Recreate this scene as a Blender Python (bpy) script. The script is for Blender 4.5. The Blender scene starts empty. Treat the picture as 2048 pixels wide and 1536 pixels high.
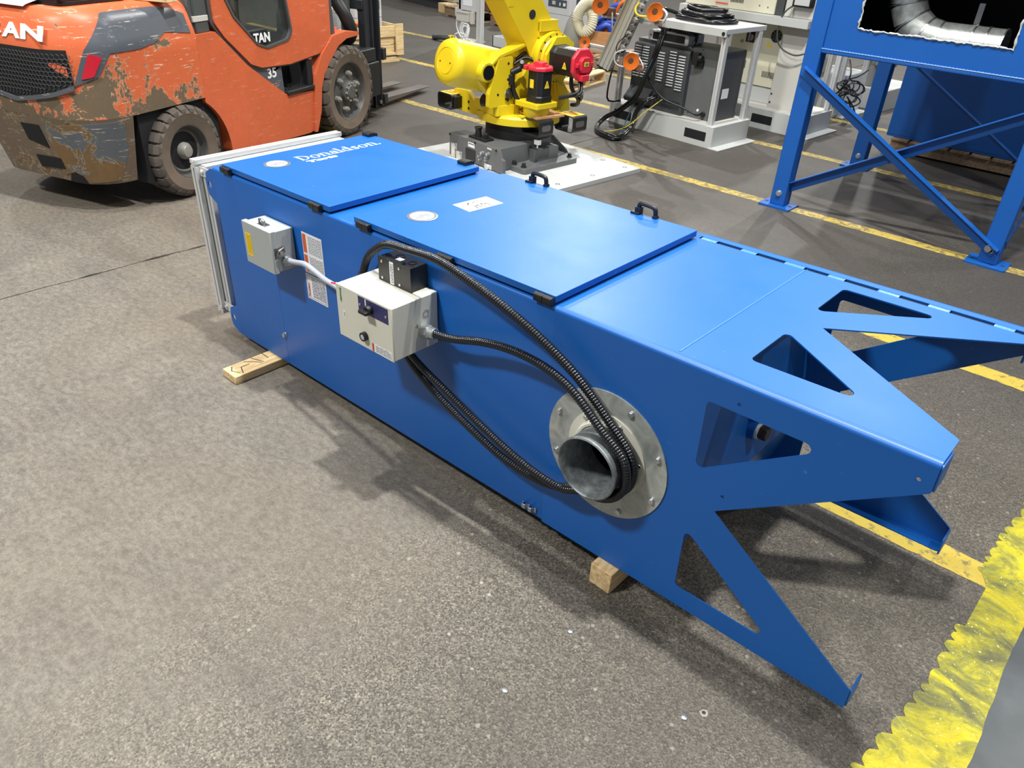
import bpy, bmesh, math, random
from math import sin, cos, pi, radians, sqrt, atan2
from mathutils import Vector, Matrix, Euler
from mathutils.geometry import tessellate_polygon

SC = bpy.context.scene
COL = SC.collection
R = random.Random(7)

# ------------------------------------------------------------------ camera, world, lights, exposure
cam_d = bpy.data.cameras.new('camera')
cam_d.sensor_width = 36.0
cam_d.lens = 26.636
cam_d.clip_end = 200
cam = bpy.data.objects.new('camera', cam_d)
COL.objects.link(cam)
_x = Vector((0.738, 0.673, 0.045)).normalized()
_f = Vector((-0.550, 0.639, -0.537)).normalized()
_d = _f.cross(_x).normalized(); _x = _d.cross(_f)
cam.matrix_world = Matrix(((_x.x, -_d.x, -_f.x, 1.003), (_x.y, -_d.y, -_f.y, -1.336), (_x.z, -_d.z, -_f.z, 1.603), (0, 0, 0, 1)))
SC.camera = cam

world = bpy.data.worlds.new('warehouse_air'); SC.world = world
world.use_nodes = True
bg = world.node_tree.nodes['Background']
bg.inputs[0].default_value = (0.95, 0.97, 1.0, 1); bg.inputs[1].default_value = 0.25

def lamp(x, y, z, power, sx=1.2, sy=0.5, col=(1.0, 0.985, 0.95)):
    l = bpy.data.lights.new('high_bay_lamp', 'AREA'); l.shape = 'RECTANGLE'; l.size = sx; l.size_y = sy
    l.energy = power; l.color = col
    o = bpy.data.objects.new('high_bay_lamp', l); COL.objects.link(o); o.location = (x, y, z)
    return o
for lx_, ly_, lp_ in ((0.15, 0.75, 640), (-2.3, 0.0, 265), (-2.5, -4.9, 760), (-1.3, 8.4, 330), (-5.8, 7.6, 420), (-8.2, 1.0, 190), (4.2, 1.6, 190), (3.2, 7.5, 200), (-3.5, 14, 520), (-10, 13.5, 560)):
    lamp(lx_, ly_, 7.2, lp_, 0.24 if ly_ > -3 else 1.0, 0.20 if ly_ > -3 else 0.6)
SC.view_settings.view_transform = 'Standard'
SC.view_settings.look = 'None'
SC.view_settings.exposure = 0.0
SC.view_settings.gamma = 1.0
SC.view_settings.use_curve_mapping = False

# ------------------------------------------------------------------ materials
def lin(c):
    return tuple(((v / 255) / 12.92 if v / 255 <= 0.04045 else ((v / 255 + 0.055) / 1.055) ** 2.4) for v in c)
def C4(c): return lin(c) + (1.0,)

class NT:
    def __init__(s, name):
        s.m = bpy.data.materials.new(name); s.m.use_nodes = True
        s.t = s.m.node_tree; s.b = s.t.nodes['Principled BSDF']; s.co = None
    def n(s, typ, **kw):
        o = s.t.nodes.new(typ)
        for k, v in kw.items():
            if k in o.inputs.keys() if hasattr(o.inputs, 'keys') else False: o.inputs[k].default_value = v
            else: setattr(o, k, v)
        return o
    def l(s, a, b): s.t.links.new(a, b)
    def coord(s, scale=(1, 1, 1)):
        tc = s.t.nodes.new('ShaderNodeTexCoord'); mp = s.t.nodes.new('ShaderNodeMapping')
        mp.inputs['Scale'].default_value = scale; s.l(tc.outputs['Object'], mp.inputs['Vector']); return mp.outputs[0]
    def noise(s, scale, detail=4, rough=0.55, vec=None, dist=0.0):
        o = s.t.nodes.new('ShaderNodeTexNoise'); o.inputs['Scale'].default_value = scale; o.inputs['Detail'].default_value = detail
        o.inputs['Roughness'].default_value = rough; o.inputs['Distortion'].default_value = dist
        s.l(vec if vec is not None else s.coord(), o.inputs['Vector']); return o.outputs['Fac']
    def voro(s, scale, vec=None, out='Distance', feature='F1'):
        o = s.t.nodes.new('ShaderNodeTexVoronoi'); o.feature = feature; o.inputs['Scale'].default_value = scale
        s.l(vec if vec is not None else s.coord(), o.inputs['Vector']); return o.outputs[out]
    def ramp(s, fac, stops, interp='LINEAR'):
        o = s.t.nodes.new('ShaderNodeValToRGB'); o.color_ramp.interpolation = interp
        e = o.color_ramp.elements
        while len(e) < len(stops): e.new(0.5)
        for i, (p, c) in enumerate(stops):
            e[i].position = p; e[i].color = c if len(c) == 4 else tuple(c) + (1,)
        s.l(fac, o.inputs[0]); return o.outputs[0]
    def mask(s, fac, a, b): return s.ramp(fac, [(a, (0, 0, 0)), (b, (1, 1, 1))])
    def mix(s, fac, a, b, mode='MIX'):
        o = s.t.nodes.new('ShaderNodeMix'); o.data_type = 'RGBA'; o.blend_type = mode
        for i, v in ((0, fac), (6, a), (7, b)):
            if hasattr(v, 'links') or hasattr(v, 'is_linked'): s.l(v, o.inputs[i])
            elif i == 0: o.inputs[0].default_value = v
            else: o.inputs[i].default_value = v
        return o.outputs[2]
    def math(s, op, a, b=0.0):
        o = s.t.nodes.new('ShaderNodeMath'); o.operation = op
        for i, v in ((0, a), (1, b)):
            if hasattr(v, 'is_linked'): s.l(v, o.inputs[i])
            else: o.inputs[i].default_value = v
        return o.outputs[0]
    def bump(s, h, strength=0.2, dist=0.002):
        o = s.t.nodes.new('ShaderNodeBump'); o.inputs['Strength'].default_value = strength; o.inputs['Distance'].default_value = dist
        s.l(h, o.inputs['Height']); s.l(o.outputs[0], s.b.inputs['Normal'])
    def set(s, **kw):
        mp = {'col': 'Base Color', 'rough': 'Roughness', 'metal': 'Metallic', 'spec': 'Specular IOR Level', 'coat': 'Coat Weight', 'alpha': 'Alpha', 'trans': 'Transmission Weight', 'ior': 'IOR', 'coatr': 'Coat Roughness'}
        for k, v in kw.items():
            i = s.b.inputs[mp[k]]
            if hasattr(v, 'is_linked'): s.l(v, i)
            else: i.default_value = v
        return s

def simple(name, rgb, rough=0.5, metal=0.0, spec=0.5, var=0.06, scale=9.0, bump=0.0, bscale=300, coat=0.0):
    t = NT(name); c = C4(rgb)
    f = t.noise(scale, 5)
    a = tuple(max(0, v * (1 - var)) for v in c[:3]) + (1,); b = tuple(min(1, v * (1 + var)) for v in c[:3]) + (1,)
    t.set(col=t.mix(f, a, b), rough=rough, metal=metal, spec=spec, coat=coat)
    if bump: t.bump(t.noise(bscale, 2), bump, 0.001)
    return t.m

M = {}
def blue_paint(name, rgb, scratch=0.5, rough=0.36):
    t = NT(name); c = C4(rgb)
    cl = t.noise(2.2, 3); col = t.mix(cl, tuple(v * 0.94 for v in c[:3]) + (1,), tuple(min(1, v * 1.06) for v in c[:3]) + (1,))
    sc = t.noise(5.0, 6, 0.7, t.coord((1, 14, 14))); mk = t.mask(sc, 0.715, 0.76)
    sp = t.mask(t.noise(60, 3, 0.6), 0.70, 0.76)
    col = t.mix(t.math('MULTIPLY', mk, scratch * 0.5), col, C4((150, 175, 215)))
    col = t.mix(t.math('MULTIPLY', sp, scratch * 0.25), col, C4((190, 205, 230)))
    t.set(col=col, rough=t.math('ADD', t.math('MULTIPLY', t.noise(7, 4), 0.16), rough - 0.08), spec=0.5)
    t.bump(t.noise(420, 2), 0.10, 0.0006)
    return t.m
M['blue'] = blue_paint('blue_powder_coat', (12, 90, 171), 0.5, 0.42)
M['blue_stand'] = blue_paint('blue_stand_paint', (12, 83, 162), 0.25, 0.44)
M['seam'] = simple('dark_gasket', (18, 32, 62), 0.8)
M['weld'] = simple('painted_weld', (70, 125, 205), 0.3, bump=0.5, bscale=120)
M['black'] = simple('black_plastic', (22, 23, 26), 0.42, var=0.15)
M['black_gloss'] = simple('black_gloss', (14, 15, 18), 0.25, var=0.1)
M['black_steel'] = simple('black_steel', (26, 27, 29), 0.5, var=0.25, bump=0.2, bscale=80)
M['rubber_hose'] = simple('black_hose', (26, 28, 33), 0.22, var=0.1)
M['alu'] = simple('aluminium_profile', (208, 210, 209), 0.38, 0.3, var=0.05, scale=4)
M['alu_dark'] = simple('aluminium_slot', (120, 122, 124), 0.5, 0.5)
M['zinc'] = simple('zinc_plate', (190, 195, 198), 0.30, 0.85, var=0.2, scale=40)
M['steel'] = simple('bare_steel', (150, 150, 148), 0.35, 0.9, var=0.2, scale=30)
M['grey_box'] = simple('grey_enclosure', (160, 166, 164), 0.45, var=0.03)
M['cream'] = simple('cream_enclosure', (205, 204, 190), 0.5, var=0.03)
M['white'] = simple('white_paint', (186, 189, 187), 0.4, var=0.04, scale=3)
M['offwhite'] = simple('off_white_paint', (194, 192, 185), 0.45, var=0.04, scale=3)
M['paper'] = simple('white_paper', (226, 228, 230), 0.75, var=0.02)
M['ink'] = simple('black_ink', (35, 35, 42), 0.8)
M['greyink'] = simple('grey_print', (130, 132, 136), 0.8)
M['orange_label'] = simple('orange_print', (206, 92, 40), 0.7)
M['red_label'] = simple('red_print', (190, 62, 52), 0.7)
M['yellow_label'] = simple('yellow_label', (238, 206, 28), 0.6)
M['navy'] = simple('navy_label', (42, 42, 92), 0.5)
M['green_ink'] = simple('green_print', (60, 140, 70), 0.7)
M['white_mark'] = simple('white_lettering', (235, 238, 240), 0.6, var=0.02)
M['lens'] = simple('grey_lens', (165, 178, 190), 0.15)
M['red_wire'] = simple('red_wire', (190, 40, 60), 0.5)
M['grey_cable'] = simple('grey_conduit', (150, 155, 165), 0.45)
M['dark_int'] = simple('dark_interior', (14, 16, 20), 0.8)

def galv():
    t = NT('galvanised_sheet'); v = t.coord()
    n1 = t.noise(14, 5, 0.6, v, 1.2); n2 = t.voro(60, v, 'Color')
    col = t.ramp(n1, [(0.3, C4((142, 148, 146))), (0.5, C4((172, 177, 173))), (0.7, C4((196, 200, 196)))])
    col = t.mix(0.0, col, n2)
    t.set(col=col, rough=t.math('ADD', t.math('MULTIPLY', n1, 0.3), 0.28), metal=0.35)
    return t.m
M['galv'] = galv()
def castpipe():
    t = NT('sprayed_metal_pipe'); n1 = t.noise(30, 6, 0.7)
    col = t.ramp(n1, [(0.3, C4((82, 88, 92))), (0.6, C4((140, 146, 148))), (0.8, C4((185, 188, 186)))])
    t.set(col=col, rough=0.5, metal=0.5); t.bump(t.noise(160, 3), 0.4, 0.001); return t.m
M['pipe'] = castpipe()
def wood(name, a, b, sc=(2, 22, 22)):
    t = NT(name); v = t.coord(sc)
    n1 = t.noise(3.2, 6, 0.65, v, 0.6); n2 = t.noise(2.0, 3)
    col = t.ramp(n1, [(0.28, C4(b)), (0.55, C4(a)), (0.75, tuple(min(1, x * 1.12) for x in C4(a)[:3]) + (1,))])
    col = t.mix(t.math('MULTIPLY', t.mask(n2, 0.6, 0.8), 0.35), col, C4(b))
    t.set(col=col, rough=0.7, spec=0.25); t.bump(n1, 0.15, 0.002); return t.m
M['wood'] = wood('pale_lumber', (222, 196, 148), (176, 138, 92))
M['wood_y'] = wood('pale_lumber_across', (224, 200, 152), (182, 146, 98), (22, 2, 22))
M['ply'] = wood('plywood', (196, 152, 108), (150, 104, 66), (4, 4, 40))
M['wood_dark'] = wood('weathered_pallet_wood', (150, 128, 104), (96, 78, 62), (14, 3, 14))

# ------------------------------------------------------------------ geometry helpers
class MB:
    def __init__(s, off=(0, 0, 0)):
        s.v = []; s.f = []; s.off = Vector(off); s.T = None
    def add(s, vs, fs):
        n = len(s.v)
        for p in vs:
            p = Vector(p)
            if s.T is not None: p = s.T @ p
            s.v.append(p + s.off)
        s.f += [tuple(i + n for i in f) for f in fs]
    def box(s, x0, x1, y0, y1, z0, z1, T=None):
        vs = [Vector((x, y, z)) for x in (x0, x1) for y in (y0, y1) for z in (z0, z1)]
        if T is not None: vs = [T @ v for v in vs]
        s.add(vs, [(0, 1, 3, 2), (4, 6, 7, 5), (0, 4, 5, 1), (2, 3, 7, 6), (0, 2, 6, 4), (1, 5, 7, 3)]); return s
    def cbox(s, c, d, T=None):
        c = Vector(c); h = Vector(d) / 2
        return s.box(c.x - h.x, c.x + h.x, c.y - h.y, c.y + h.y, c.z - h.z, c.z + h.z, T)
    def prism(s, poly, ax, a0, a1, holes=(), T=None):
        def P(p, a):
            v = {'x': (a, p[0], p[1]), 'y': (p[0], a, p[1]), 'z': (p[0], p[1], a)}[ax]
            v = Vector(v); return T @ v if T is not None else v
        loops = [list(poly)] + [list(h) for h in holes]
        flat = [p for l in loops for p in l]
        tris = tessellate_polygon([[Vector((p[0], p[1], 0)) for p in l] for l in loops]) if holes or len(poly) > 4 else None
        n = len(flat)
        vs = [P(p, a0) for p in flat] + [P(p, a1) for p in flat]
        fs = []
        if tris is None: fs += [tuple(range(n)), tuple(range(2 * n - 1, n - 1, -1))]
        else:
            for t in tris: fs += [tuple(t), tuple(i + n for i in reversed(t))]
        k = 0
        for l in loops:
            m = len(l)
            for i in range(m):
                j = (i + 1) % m; fs.append((k + i, k + j, k + j + n, k + i + n))
            k += m
        s.add(vs, fs); return s
    def rings(s, rs, close=True, cap=True):
        m = len(rs[0]); vs = [p for r in rs for p in r]; fs = []
        for i in range(len(rs) - 1):
            for j in range(m if close else m - 1):
                k = (j + 1) % m; fs.append((i * m + j, i * m + k, (i + 1) * m + k, (i + 1) * m + j))
        if cap: fs += [tuple(reversed(range(m))), tuple(range((len(rs) - 1) * m, len(rs) * m))]
        s.add(vs, fs); return s
    @staticmethod
    def frame(d):
        d = Vector(d).normalized(); a = Vector((0, 0, 1)) if abs(d.z) < 0.9 else Vector((1, 0, 0))
        u = d.cross(a).normalized(); return u, d.cross(u).normalized(), d
    def cyl(s, p0, p1, r0, r1=None, n=20, cap=True, ph=0.0):
        p0, p1 = Vector(p0), Vector(p1); r1 = r0 if r1 is None else r1
        u, w, d = s.frame(p1 - p0)
        return s.rings([[p + (u * cos(2 * pi * i / n + ph) + w * sin(2 * pi * i / n + ph)) * r for i in range(n)] for p, r in ((p0, r0), (p1, r1))], True, cap)
    def lathe(s, o, d, prof, n=28, cap=True):
        o = Vector(o); u, w, d = s.frame(d)
        return s.rings([[o + d * t + (u * cos(2 * pi * i / n) + w * sin(2 * pi * i / n)) * max(r, 1e-5) for i in range(n)] for r, t in prof], True, cap)
    def tube(s, pts, r, n=8, closed=False, cap=True, rf=None):
        pts = [Vector(p) for p in pts]; m = len(pts); rs = []; u = None
        for i, p in enumerate(pts):
            a = pts[(i - 1) % m] if (closed or i > 0) else p; b = pts[(i + 1) % m] if (closed or i < m - 1) else p
            d = (b - a).normalized()
            if u is None: u, w, _ = s.frame(d)
            else:
                u = (u - d * u.dot(d)).normalized(); w = d.cross(u)
            rr = r if rf is None else rf(i)
            rs.append([p + (u * cos(2 * pi * k / n) + w * sin(2 * pi * k / n)) * rr for k in range(n)])
        if closed: rs.append(rs[0])
        return s.rings(rs, True, cap and not closed)
    def ball(s, c, r, n=12, sc=(1, 1, 1)):
        c = Vector(c); rs = []
        for i in range(n // 2 + 1):
            t = pi * i / (n // 2); rs.append([c + Vector((sc[0] * max(sin(t), 1e-4) * cos(2 * pi * k / n), sc[1] * max(sin(t), 1e-4) * sin(2 * pi * k / n), sc[2] * cos(t))) * r for k in range(n)])
        return s.rings(rs, True, False)
    def hexa(s, c, d, r, h):
        c = Vector(c); d = Vector(d).normalized(); return s.cyl(c, c + d * h, r, r, 6)
    def build(s, name, mat, parent=None, bevel=0.0, smooth=40, seg=2, label=None):
        me = bpy.data.meshes.new(name); me.from_pydata([tuple(v) for v in s.v], [], s.f); me.validate()
        bm = bmesh.new(); bm.from_mesh(me); bmesh.ops.recalc_face_normals(bm, faces=bm.faces); bm.to_mesh(me); bm.free()
        me.materials.append(M[mat] if isinstance(mat, str) else mat)
        if smooth:
            me.shade_smooth()
            if smooth < 180: me.set_sharp_from_angle(angle=radians(smooth))
        o = bpy.data.objects.new(name, me); COL.objects.link(o)
        if parent is not None: o.parent = parent
        if bevel:
            b = o.modifiers.new('bevel', 'BEVEL'); b.width = bevel; b.segments = seg; b.limit_method = 'ANGLE'; b.angle_limit = radians(35); b.harden_normals = False
        if label: o['label'] = label
        return o

def tag(o, label, cat, group=None, kind=None):
    o['label'] = label; o['category'] = cat
    if group: o['group'] = group
    if kind: o['kind'] = kind
    return o
def thing(name, label, cat, loc=(0, 0, 0), rz=0.0, group=None):
    o = bpy.data.objects.new(name, None); COL.objects.link(o); o.empty_display_size = 0.1
    o.location = loc; o.rotation_euler = (0, 0, rz)
    return tag(o, label, cat, group)
def part(o, parent, name=None, loc=None, rot=None):
    c = o.copy(); COL.objects.link(c); c.parent = parent
    if loc is not None: c.location = loc
    if rot is not None: c.rotation_euler = rot
    return c
def struct(o, label=None):
    o['kind'] = 'structure'
    if label: o['label'] = label
    return o
def rpoly(pts, r, n=5):
    out = []; m = len(pts)
    rr = r if isinstance(r, (list, tuple)) else [r] * m
    for i, p in enumerate(pts):
        p = Vector(p); a = (Vector(pts[i - 1]) - p); b = (Vector(pts[(i + 1) % m]) - p); q = rr[i]
        if q <= 0: out.append(tuple(p)); continue
        a_, b_ = a.normalized(), b.normalized(); ang = a_.angle(b_)
        t = min(q / math.tan(ang / 2), a.length * 0.49, b.length * 0.49); q2 = t * math.tan(ang / 2)
        c = p + (a_ + b_).normalized() * (q2 / sin(ang / 2))
        s0 = (p + a_ * t) - c; s1 = (p + b_ * t) - c
        a0 = atan2(s0.y, s0.x); da = (atan2(s1.y, s1.x) - a0 + pi) % (2 * pi) - pi
        for k in range(n + 1):
            an = a0 + da * k / n; out.append((c.x + q2 * cos(an), c.y + q2 * sin(an)))
    return out
def circ(cx, cy, r, n=32): return [(cx + r * cos(2 * pi * i / n), cy + r * sin(2 * pi * i / n)) for i in range(n)]
def rrect(x0, x1, y0, y1, r, n=4): return rpoly([(x0, y0), (x1, y0), (x1, y1), (x0, y1)], r, n)
def spline(pts, step=0.01):
    pts = [Vector(p) for p in pts]; out = []
    for i in range(len(pts) - 1):
        p0 = pts[max(i - 1, 0)]; p1, p2 = pts[i], pts[i + 1]; p3 = pts[min(i + 2, len(pts) - 1)]
        k = max(2, int((p2 - p1).length / step))
        for j in range(k):
            t = j / k
            out.append(0.5 * ((2 * p1) + (p2 - p0) * t + (2 * p0 - 5 * p1 + 4 * p2 - p3) * t * t + (3 * p1 - p0 - 3 * p2 + p3) * t ** 3))
    out.append(pts[-1]); return out
def resample(pts, step):
    out = [pts[0]]; acc = 0.0
    for a, b in zip(pts, pts[1:]):
        L = (b - a).length; t = step - acc
        while t <= L and L > 0: out.append(a.lerp(b, t / L)); t += step
        acc = (acc + L) % step if L else acc
    return out
def tslot(w, h, g=0.008, d=0.006, pitch=0.04):
    """outline of an extruded profile with grooves on its four sides, centred on 0,0"""
    def edge(a, b):
        a, b = Vector(a), Vector(b); L = (b - a).length; u = (b - a) / L; nrm = Vector((-u.y, u.x)); k = max(1, round(L / pitch)); out = [a]
        for i in range(k):
            c = a + u * (L * (i + 0.5) / k)
            out += [c - u * g / 2, c - u * g / 2 + nrm * d, c + u * g / 2 + nrm * d, c + u * g / 2]
        return out
    w /= 2; h /= 2; q = [(-w, -h), (w, -h), (w, h), (-w, h)]
    return [tuple(p) for i in range(4) for p in edge(q[i], q[(i + 1) % 4])]
def bar(mb, p0, p1, w, h, up=(0, 0, 1), slot=True, g=0.008, d=0.006, pitch=0.04):
    """a straight profile from p0 to p1; w across, h along 'up'"""
    p0, p1 = Vector(p0), Vector(p1); dz = (p1 - p0).normalized(); up = Vector(up); up = (up - dz * up.dot(dz)).normalized(); sx = up.cross(dz)
    poly = tslot(w, h, g, d, pitch) if slot else [(-w / 2, -h / 2), (w / 2, -h / 2), (w / 2, h / 2), (-w / 2, h / 2)]
    mb.rings([[p + sx * a + up * b for a, b in poly] for p in (p0, p1)], True, False)
    n = len(poly); tr = tessellate_polygon([[Vector((a, b, 0)) for a, b in poly]])
    for p in (p0, p1): mb.add([p + sx * a + up * b for a, b in poly], [tuple(t) for t in tr])
    return mb
def hose(mb, pts, r, pitch=0.0075, n=10, amp=0.17):
    ps = resample(spline(pts, 0.01), pitch / 3)
    return mb.tube(ps, r, n, rf=lambda i: r * (1 - amp if i % 3 == 0 else 1.0))
def lettering(name, text, mat, parent, loc, xdir, ydir, size, width=None, bold=0.0, depth=0.0006, shear=0.0):
    cu = bpy.data.curves.new(name, 'FONT'); cu.body = text; cu.size = size; cu.extrude = depth; cu.offset = bold; cu.shear = shear; cu.resolution_u = 3
    to = bpy.data.objects.new(name, cu); COL.objects.link(to)
    me = bpy.data.meshes.new_from_object(to.evaluated_get(bpy.context.evaluated_depsgraph_get()))
    COL.objects.unlink(to); bpy.data.objects.remove(to); bpy.data.curves.remove(cu)
    if width:
        xs = [v.co.x for v in me.vertices]; k = width / (max(xs) - min(xs)); x0 = min(xs)
        for v in me.vertices: v.co.x = (v.co.x - x0) * k
    X = Vector(xdir).normalized(); Y = Vector(ydir); Y = (Y - X * X.dot(Y)).normalized(); Z = X.cross(Y); L = Vector(loc)
    for v in me.vertices: v.co = L + X * v.co.x + Y * v.co.y + Z * v.co.z
    me.name = name; me.materials.clear(); me.materials.append(M[mat])
    o = bpy.data.objects.new(name, me); COL.objects.link(o); o.parent = parent
    return o
def decal(mb, o, xd, yd, quads, lift=0.0):
    """flat print: thin quads (x0,x1,y0,y1) or polylines on the plane o + x*xd + y*yd"""
    o = Vector(o); xd = Vector(xd); yd = Vector(yd); nz = xd.cross(yd).normalized()
    for q in quads:
        P = [(q[0], q[2]), (q[1], q[2]), (q[1], q[3]), (q[0], q[3])] if not hasattr(q[0], '__len__') else q
        lo = [o + xd * a + yd * b + nz * lift for a, b in P]; n = len(P)
        mb.add(lo + [p + nz * 0.0004 for p in lo], [tuple(range(n)), tuple(range(2 * n - 1, n - 1, -1))] + [(i, (i + 1) % n, (i + 1) % n + n, i + n) for i in range(n)])
    return mb
def stroke(pts, w):
    """a pen stroke as small quads"""
    out = []
    for a, b in zip(pts, pts[1:]):
        a, b = Vector(a), Vector(b); d = (b - a).normalized() * w / 2; n = Vector((-d.y, d.x))
        out.append([tuple(a - d - n), tuple(b + d - n), tuple(b + d + n), tuple(a - d + n)])
    return out
def textlines(x0, x1, y0, y1, n, seed=1):
    """rows of short dashes standing for printed lines too small to read"""
    r = random.Random(seed); out = []; dy = (y1 - y0) / n
    for i in range(n):
        x = x0
        while x < x1 - 0.002:
            L = r.uniform(0.003, 0.010); L = min(L, x1 - x); out.append((x, x + L, y0 + dy * (i + 0.2), y0 + dy * (i + 0.62))); x += L + r.uniform(0.0012, 0.0025)
    return out
# ------------------------------------------------------------------ floor
def floor_mat():
    t = NT('worn_concrete'); v = t.coord()
    big = t.noise(0.55, 4, 0.6, v, 0.4); mid = t.noise(3.0, 6, 0.65, v, 0.6); fine = t.noise(60, 4, 0.7, v)
    base = t.ramp(mid, [(0.25, C4((100, 95, 88))), (0.5, C4((112, 107, 98))), (0.78, C4((124, 118, 108)))])
    grit = t.math('ADD', t.math('MULTIPLY', t.noise(28, 6, 0.75, t.coord((1, 1.6, 1))), 0.6), t.math('MULTIPLY', t.noise(150, 3, 0.7, v), 0.4))
    base = t.mix(t.ramp(grit, [(0.38, (0.62, 0.62, 0.62)), (0.52, (0, 0, 0))]), base, C4((74, 69, 63)))
    base = t.mix(t.ramp(grit, [(0.50, (0, 0, 0)), (0.64, (0.38, 0.38, 0.38))]), base, C4((150, 144, 134)))
    base = t.mix(t.math('MULTIPLY', t.mask(big, 0.45, 0.62), 0.35), base, C4((112, 100, 84)))
    sep = t.t.nodes.new('ShaderNodeSeparateXYZ'); t.l(v, sep.inputs[0])
    # aggregate shows in the trafficked lane near the near end, the older slab is smooth
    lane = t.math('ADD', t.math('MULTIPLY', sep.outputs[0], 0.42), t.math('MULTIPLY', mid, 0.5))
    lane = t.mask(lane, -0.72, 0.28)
    vo = t.t.nodes.new('ShaderNodeTexVoronoi'); vo.inputs['Scale'].default_value = 240; t.l(v, vo.inputs['Vector'])
    sepc = t.t.nodes.new('ShaderNodeSeparateColor'); t.l(vo.outputs['Color'], sepc.inputs[0])
    agg = t.ramp(sepc.outputs[0], [(0.0, C4((38, 34, 32))), (0.25, C4((66, 62, 55))), (0.55, C4((104, 99, 89))), (0.88, C4((126, 119, 105))), (1.0, C4((158, 150, 136)))])
    vo2 = t.t.nodes.new('ShaderNodeTexVoronoi'); vo2.inputs['Scale'].default_value = 60; t.l(v, vo2.inputs['Vector'])
    sep2 = t.t.nodes.new('ShaderNodeSeparateColor'); t.l(vo2.outputs['Color'], sep2.inputs[0])
    peb = t.math('MULTIPLY', t.mask(sep2.outputs[1], 0.975, 0.98), t.ramp(vo2.outputs['Distance'], [(0.25, (1, 1, 1)), (0.4, (0, 0, 0))]))
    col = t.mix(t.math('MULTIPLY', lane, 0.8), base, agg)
    col = t.mix(t.math('MULTIPLY', t.math('MULTIPLY', peb, lane), 0.6), col, C4((196, 190, 178)))
    col = t.mix(t.ramp(fine, [(0.3, (0.32, 0.32, 0.32)), (0.6, (0, 0, 0))]), col, C4((60, 55, 50)))
    dark_right = t.mask(t.math('ADD', t.math('MULTIPLY', sep.outputs[0], 0.9), t.math('MULTIPLY', big, 0.5)), 0.15, 0.75)  # blends the floor to a darker brown with rising x
    col = t.mix(t.math('MULTIPLY', dark_right, 0.55), col, C4((58, 54, 48)))
    # dark pits and oil spots
    pit = t.math('MULTIPLY', t.mask(t.noise(9, 5, 0.75, v), 0.68, 0.73), 0.7)
    col = t.mix(pit, col, C4((70, 62, 55)))
    # darker area towards the back aisle
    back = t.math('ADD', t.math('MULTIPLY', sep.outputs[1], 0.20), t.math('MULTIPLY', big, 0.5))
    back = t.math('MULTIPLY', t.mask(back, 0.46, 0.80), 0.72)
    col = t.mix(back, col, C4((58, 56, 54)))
    streak = t.math('MULTIPLY', t.mask(t.noise(1.2, 5, 0.6, t.coord((0.7, 3.2, 1))), 0.5, 0.72), 0.4)
    col = t.mix(streak, col, C4((70, 65, 60)))
    # rubbed pale scratches
    sc = t.mask(t.noise(3.2, 5, 0.7, t.coord((3, 16, 1))), 0.73, 0.79)
    col = t.mix(t.math('MULTIPLY', sc, 0.4), col, C4((190, 184, 174)))
    t.set(col=col, rough=t.math('ADD', t.math('MULTIPLY', mid, -0.22), 0.66), spec=0.35)
    h = t.math('ADD', t.math('MULTIPLY', vo.outputs['Distance'], 0.7), fine)
    t.bump(h, 0.35, 0.003)
    return t.m
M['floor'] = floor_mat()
M['joint'] = simple('joint_dirt', (52, 46, 40), 0.95, var=0.3, scale=30)

# slabs: the joint runs across the floor at x = -2.69, a saw-cut with chipped edges
fl = bpy.data.objects.new('floor', None); COL.objects.link(fl); fl['kind'] = 'structure'; fl['label'] = 'worn grey-brown concrete warehouse floor with exposed aggregate'
rj = random.Random(3)
ys = [-6 + i * 0.06 for i in range(int(26 / 0.06) + 1)]
jl = []; jr = []
for y in ys:
    x = -2.685 + 0.012 * sin(y * 1.7) + rj.uniform(-0.004, 0.004); w = 0.003 + (0.010 if rj.random() < 0.3 else 0.002) * rj.random()
    jl.append((x - w, y)); jr.append((x + w, y))
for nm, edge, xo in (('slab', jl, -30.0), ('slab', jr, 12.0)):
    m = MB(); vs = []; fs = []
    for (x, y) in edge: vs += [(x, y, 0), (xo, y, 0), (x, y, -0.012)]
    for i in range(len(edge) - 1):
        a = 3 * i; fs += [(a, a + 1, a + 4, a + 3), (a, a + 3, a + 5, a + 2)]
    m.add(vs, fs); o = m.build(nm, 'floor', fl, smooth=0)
    o['kind'] = 'structure'
m = MB(); m.add([(-2.8, -6, -0.011), (-2.55, -6, -0.011), (-2.55, 20, -0.011), (-2.8, 20, -0.011)], [(0, 1, 2, 3)])
m.build('joint_bed', 'joint', fl, smooth=0)['kind'] = 'structure'

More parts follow.
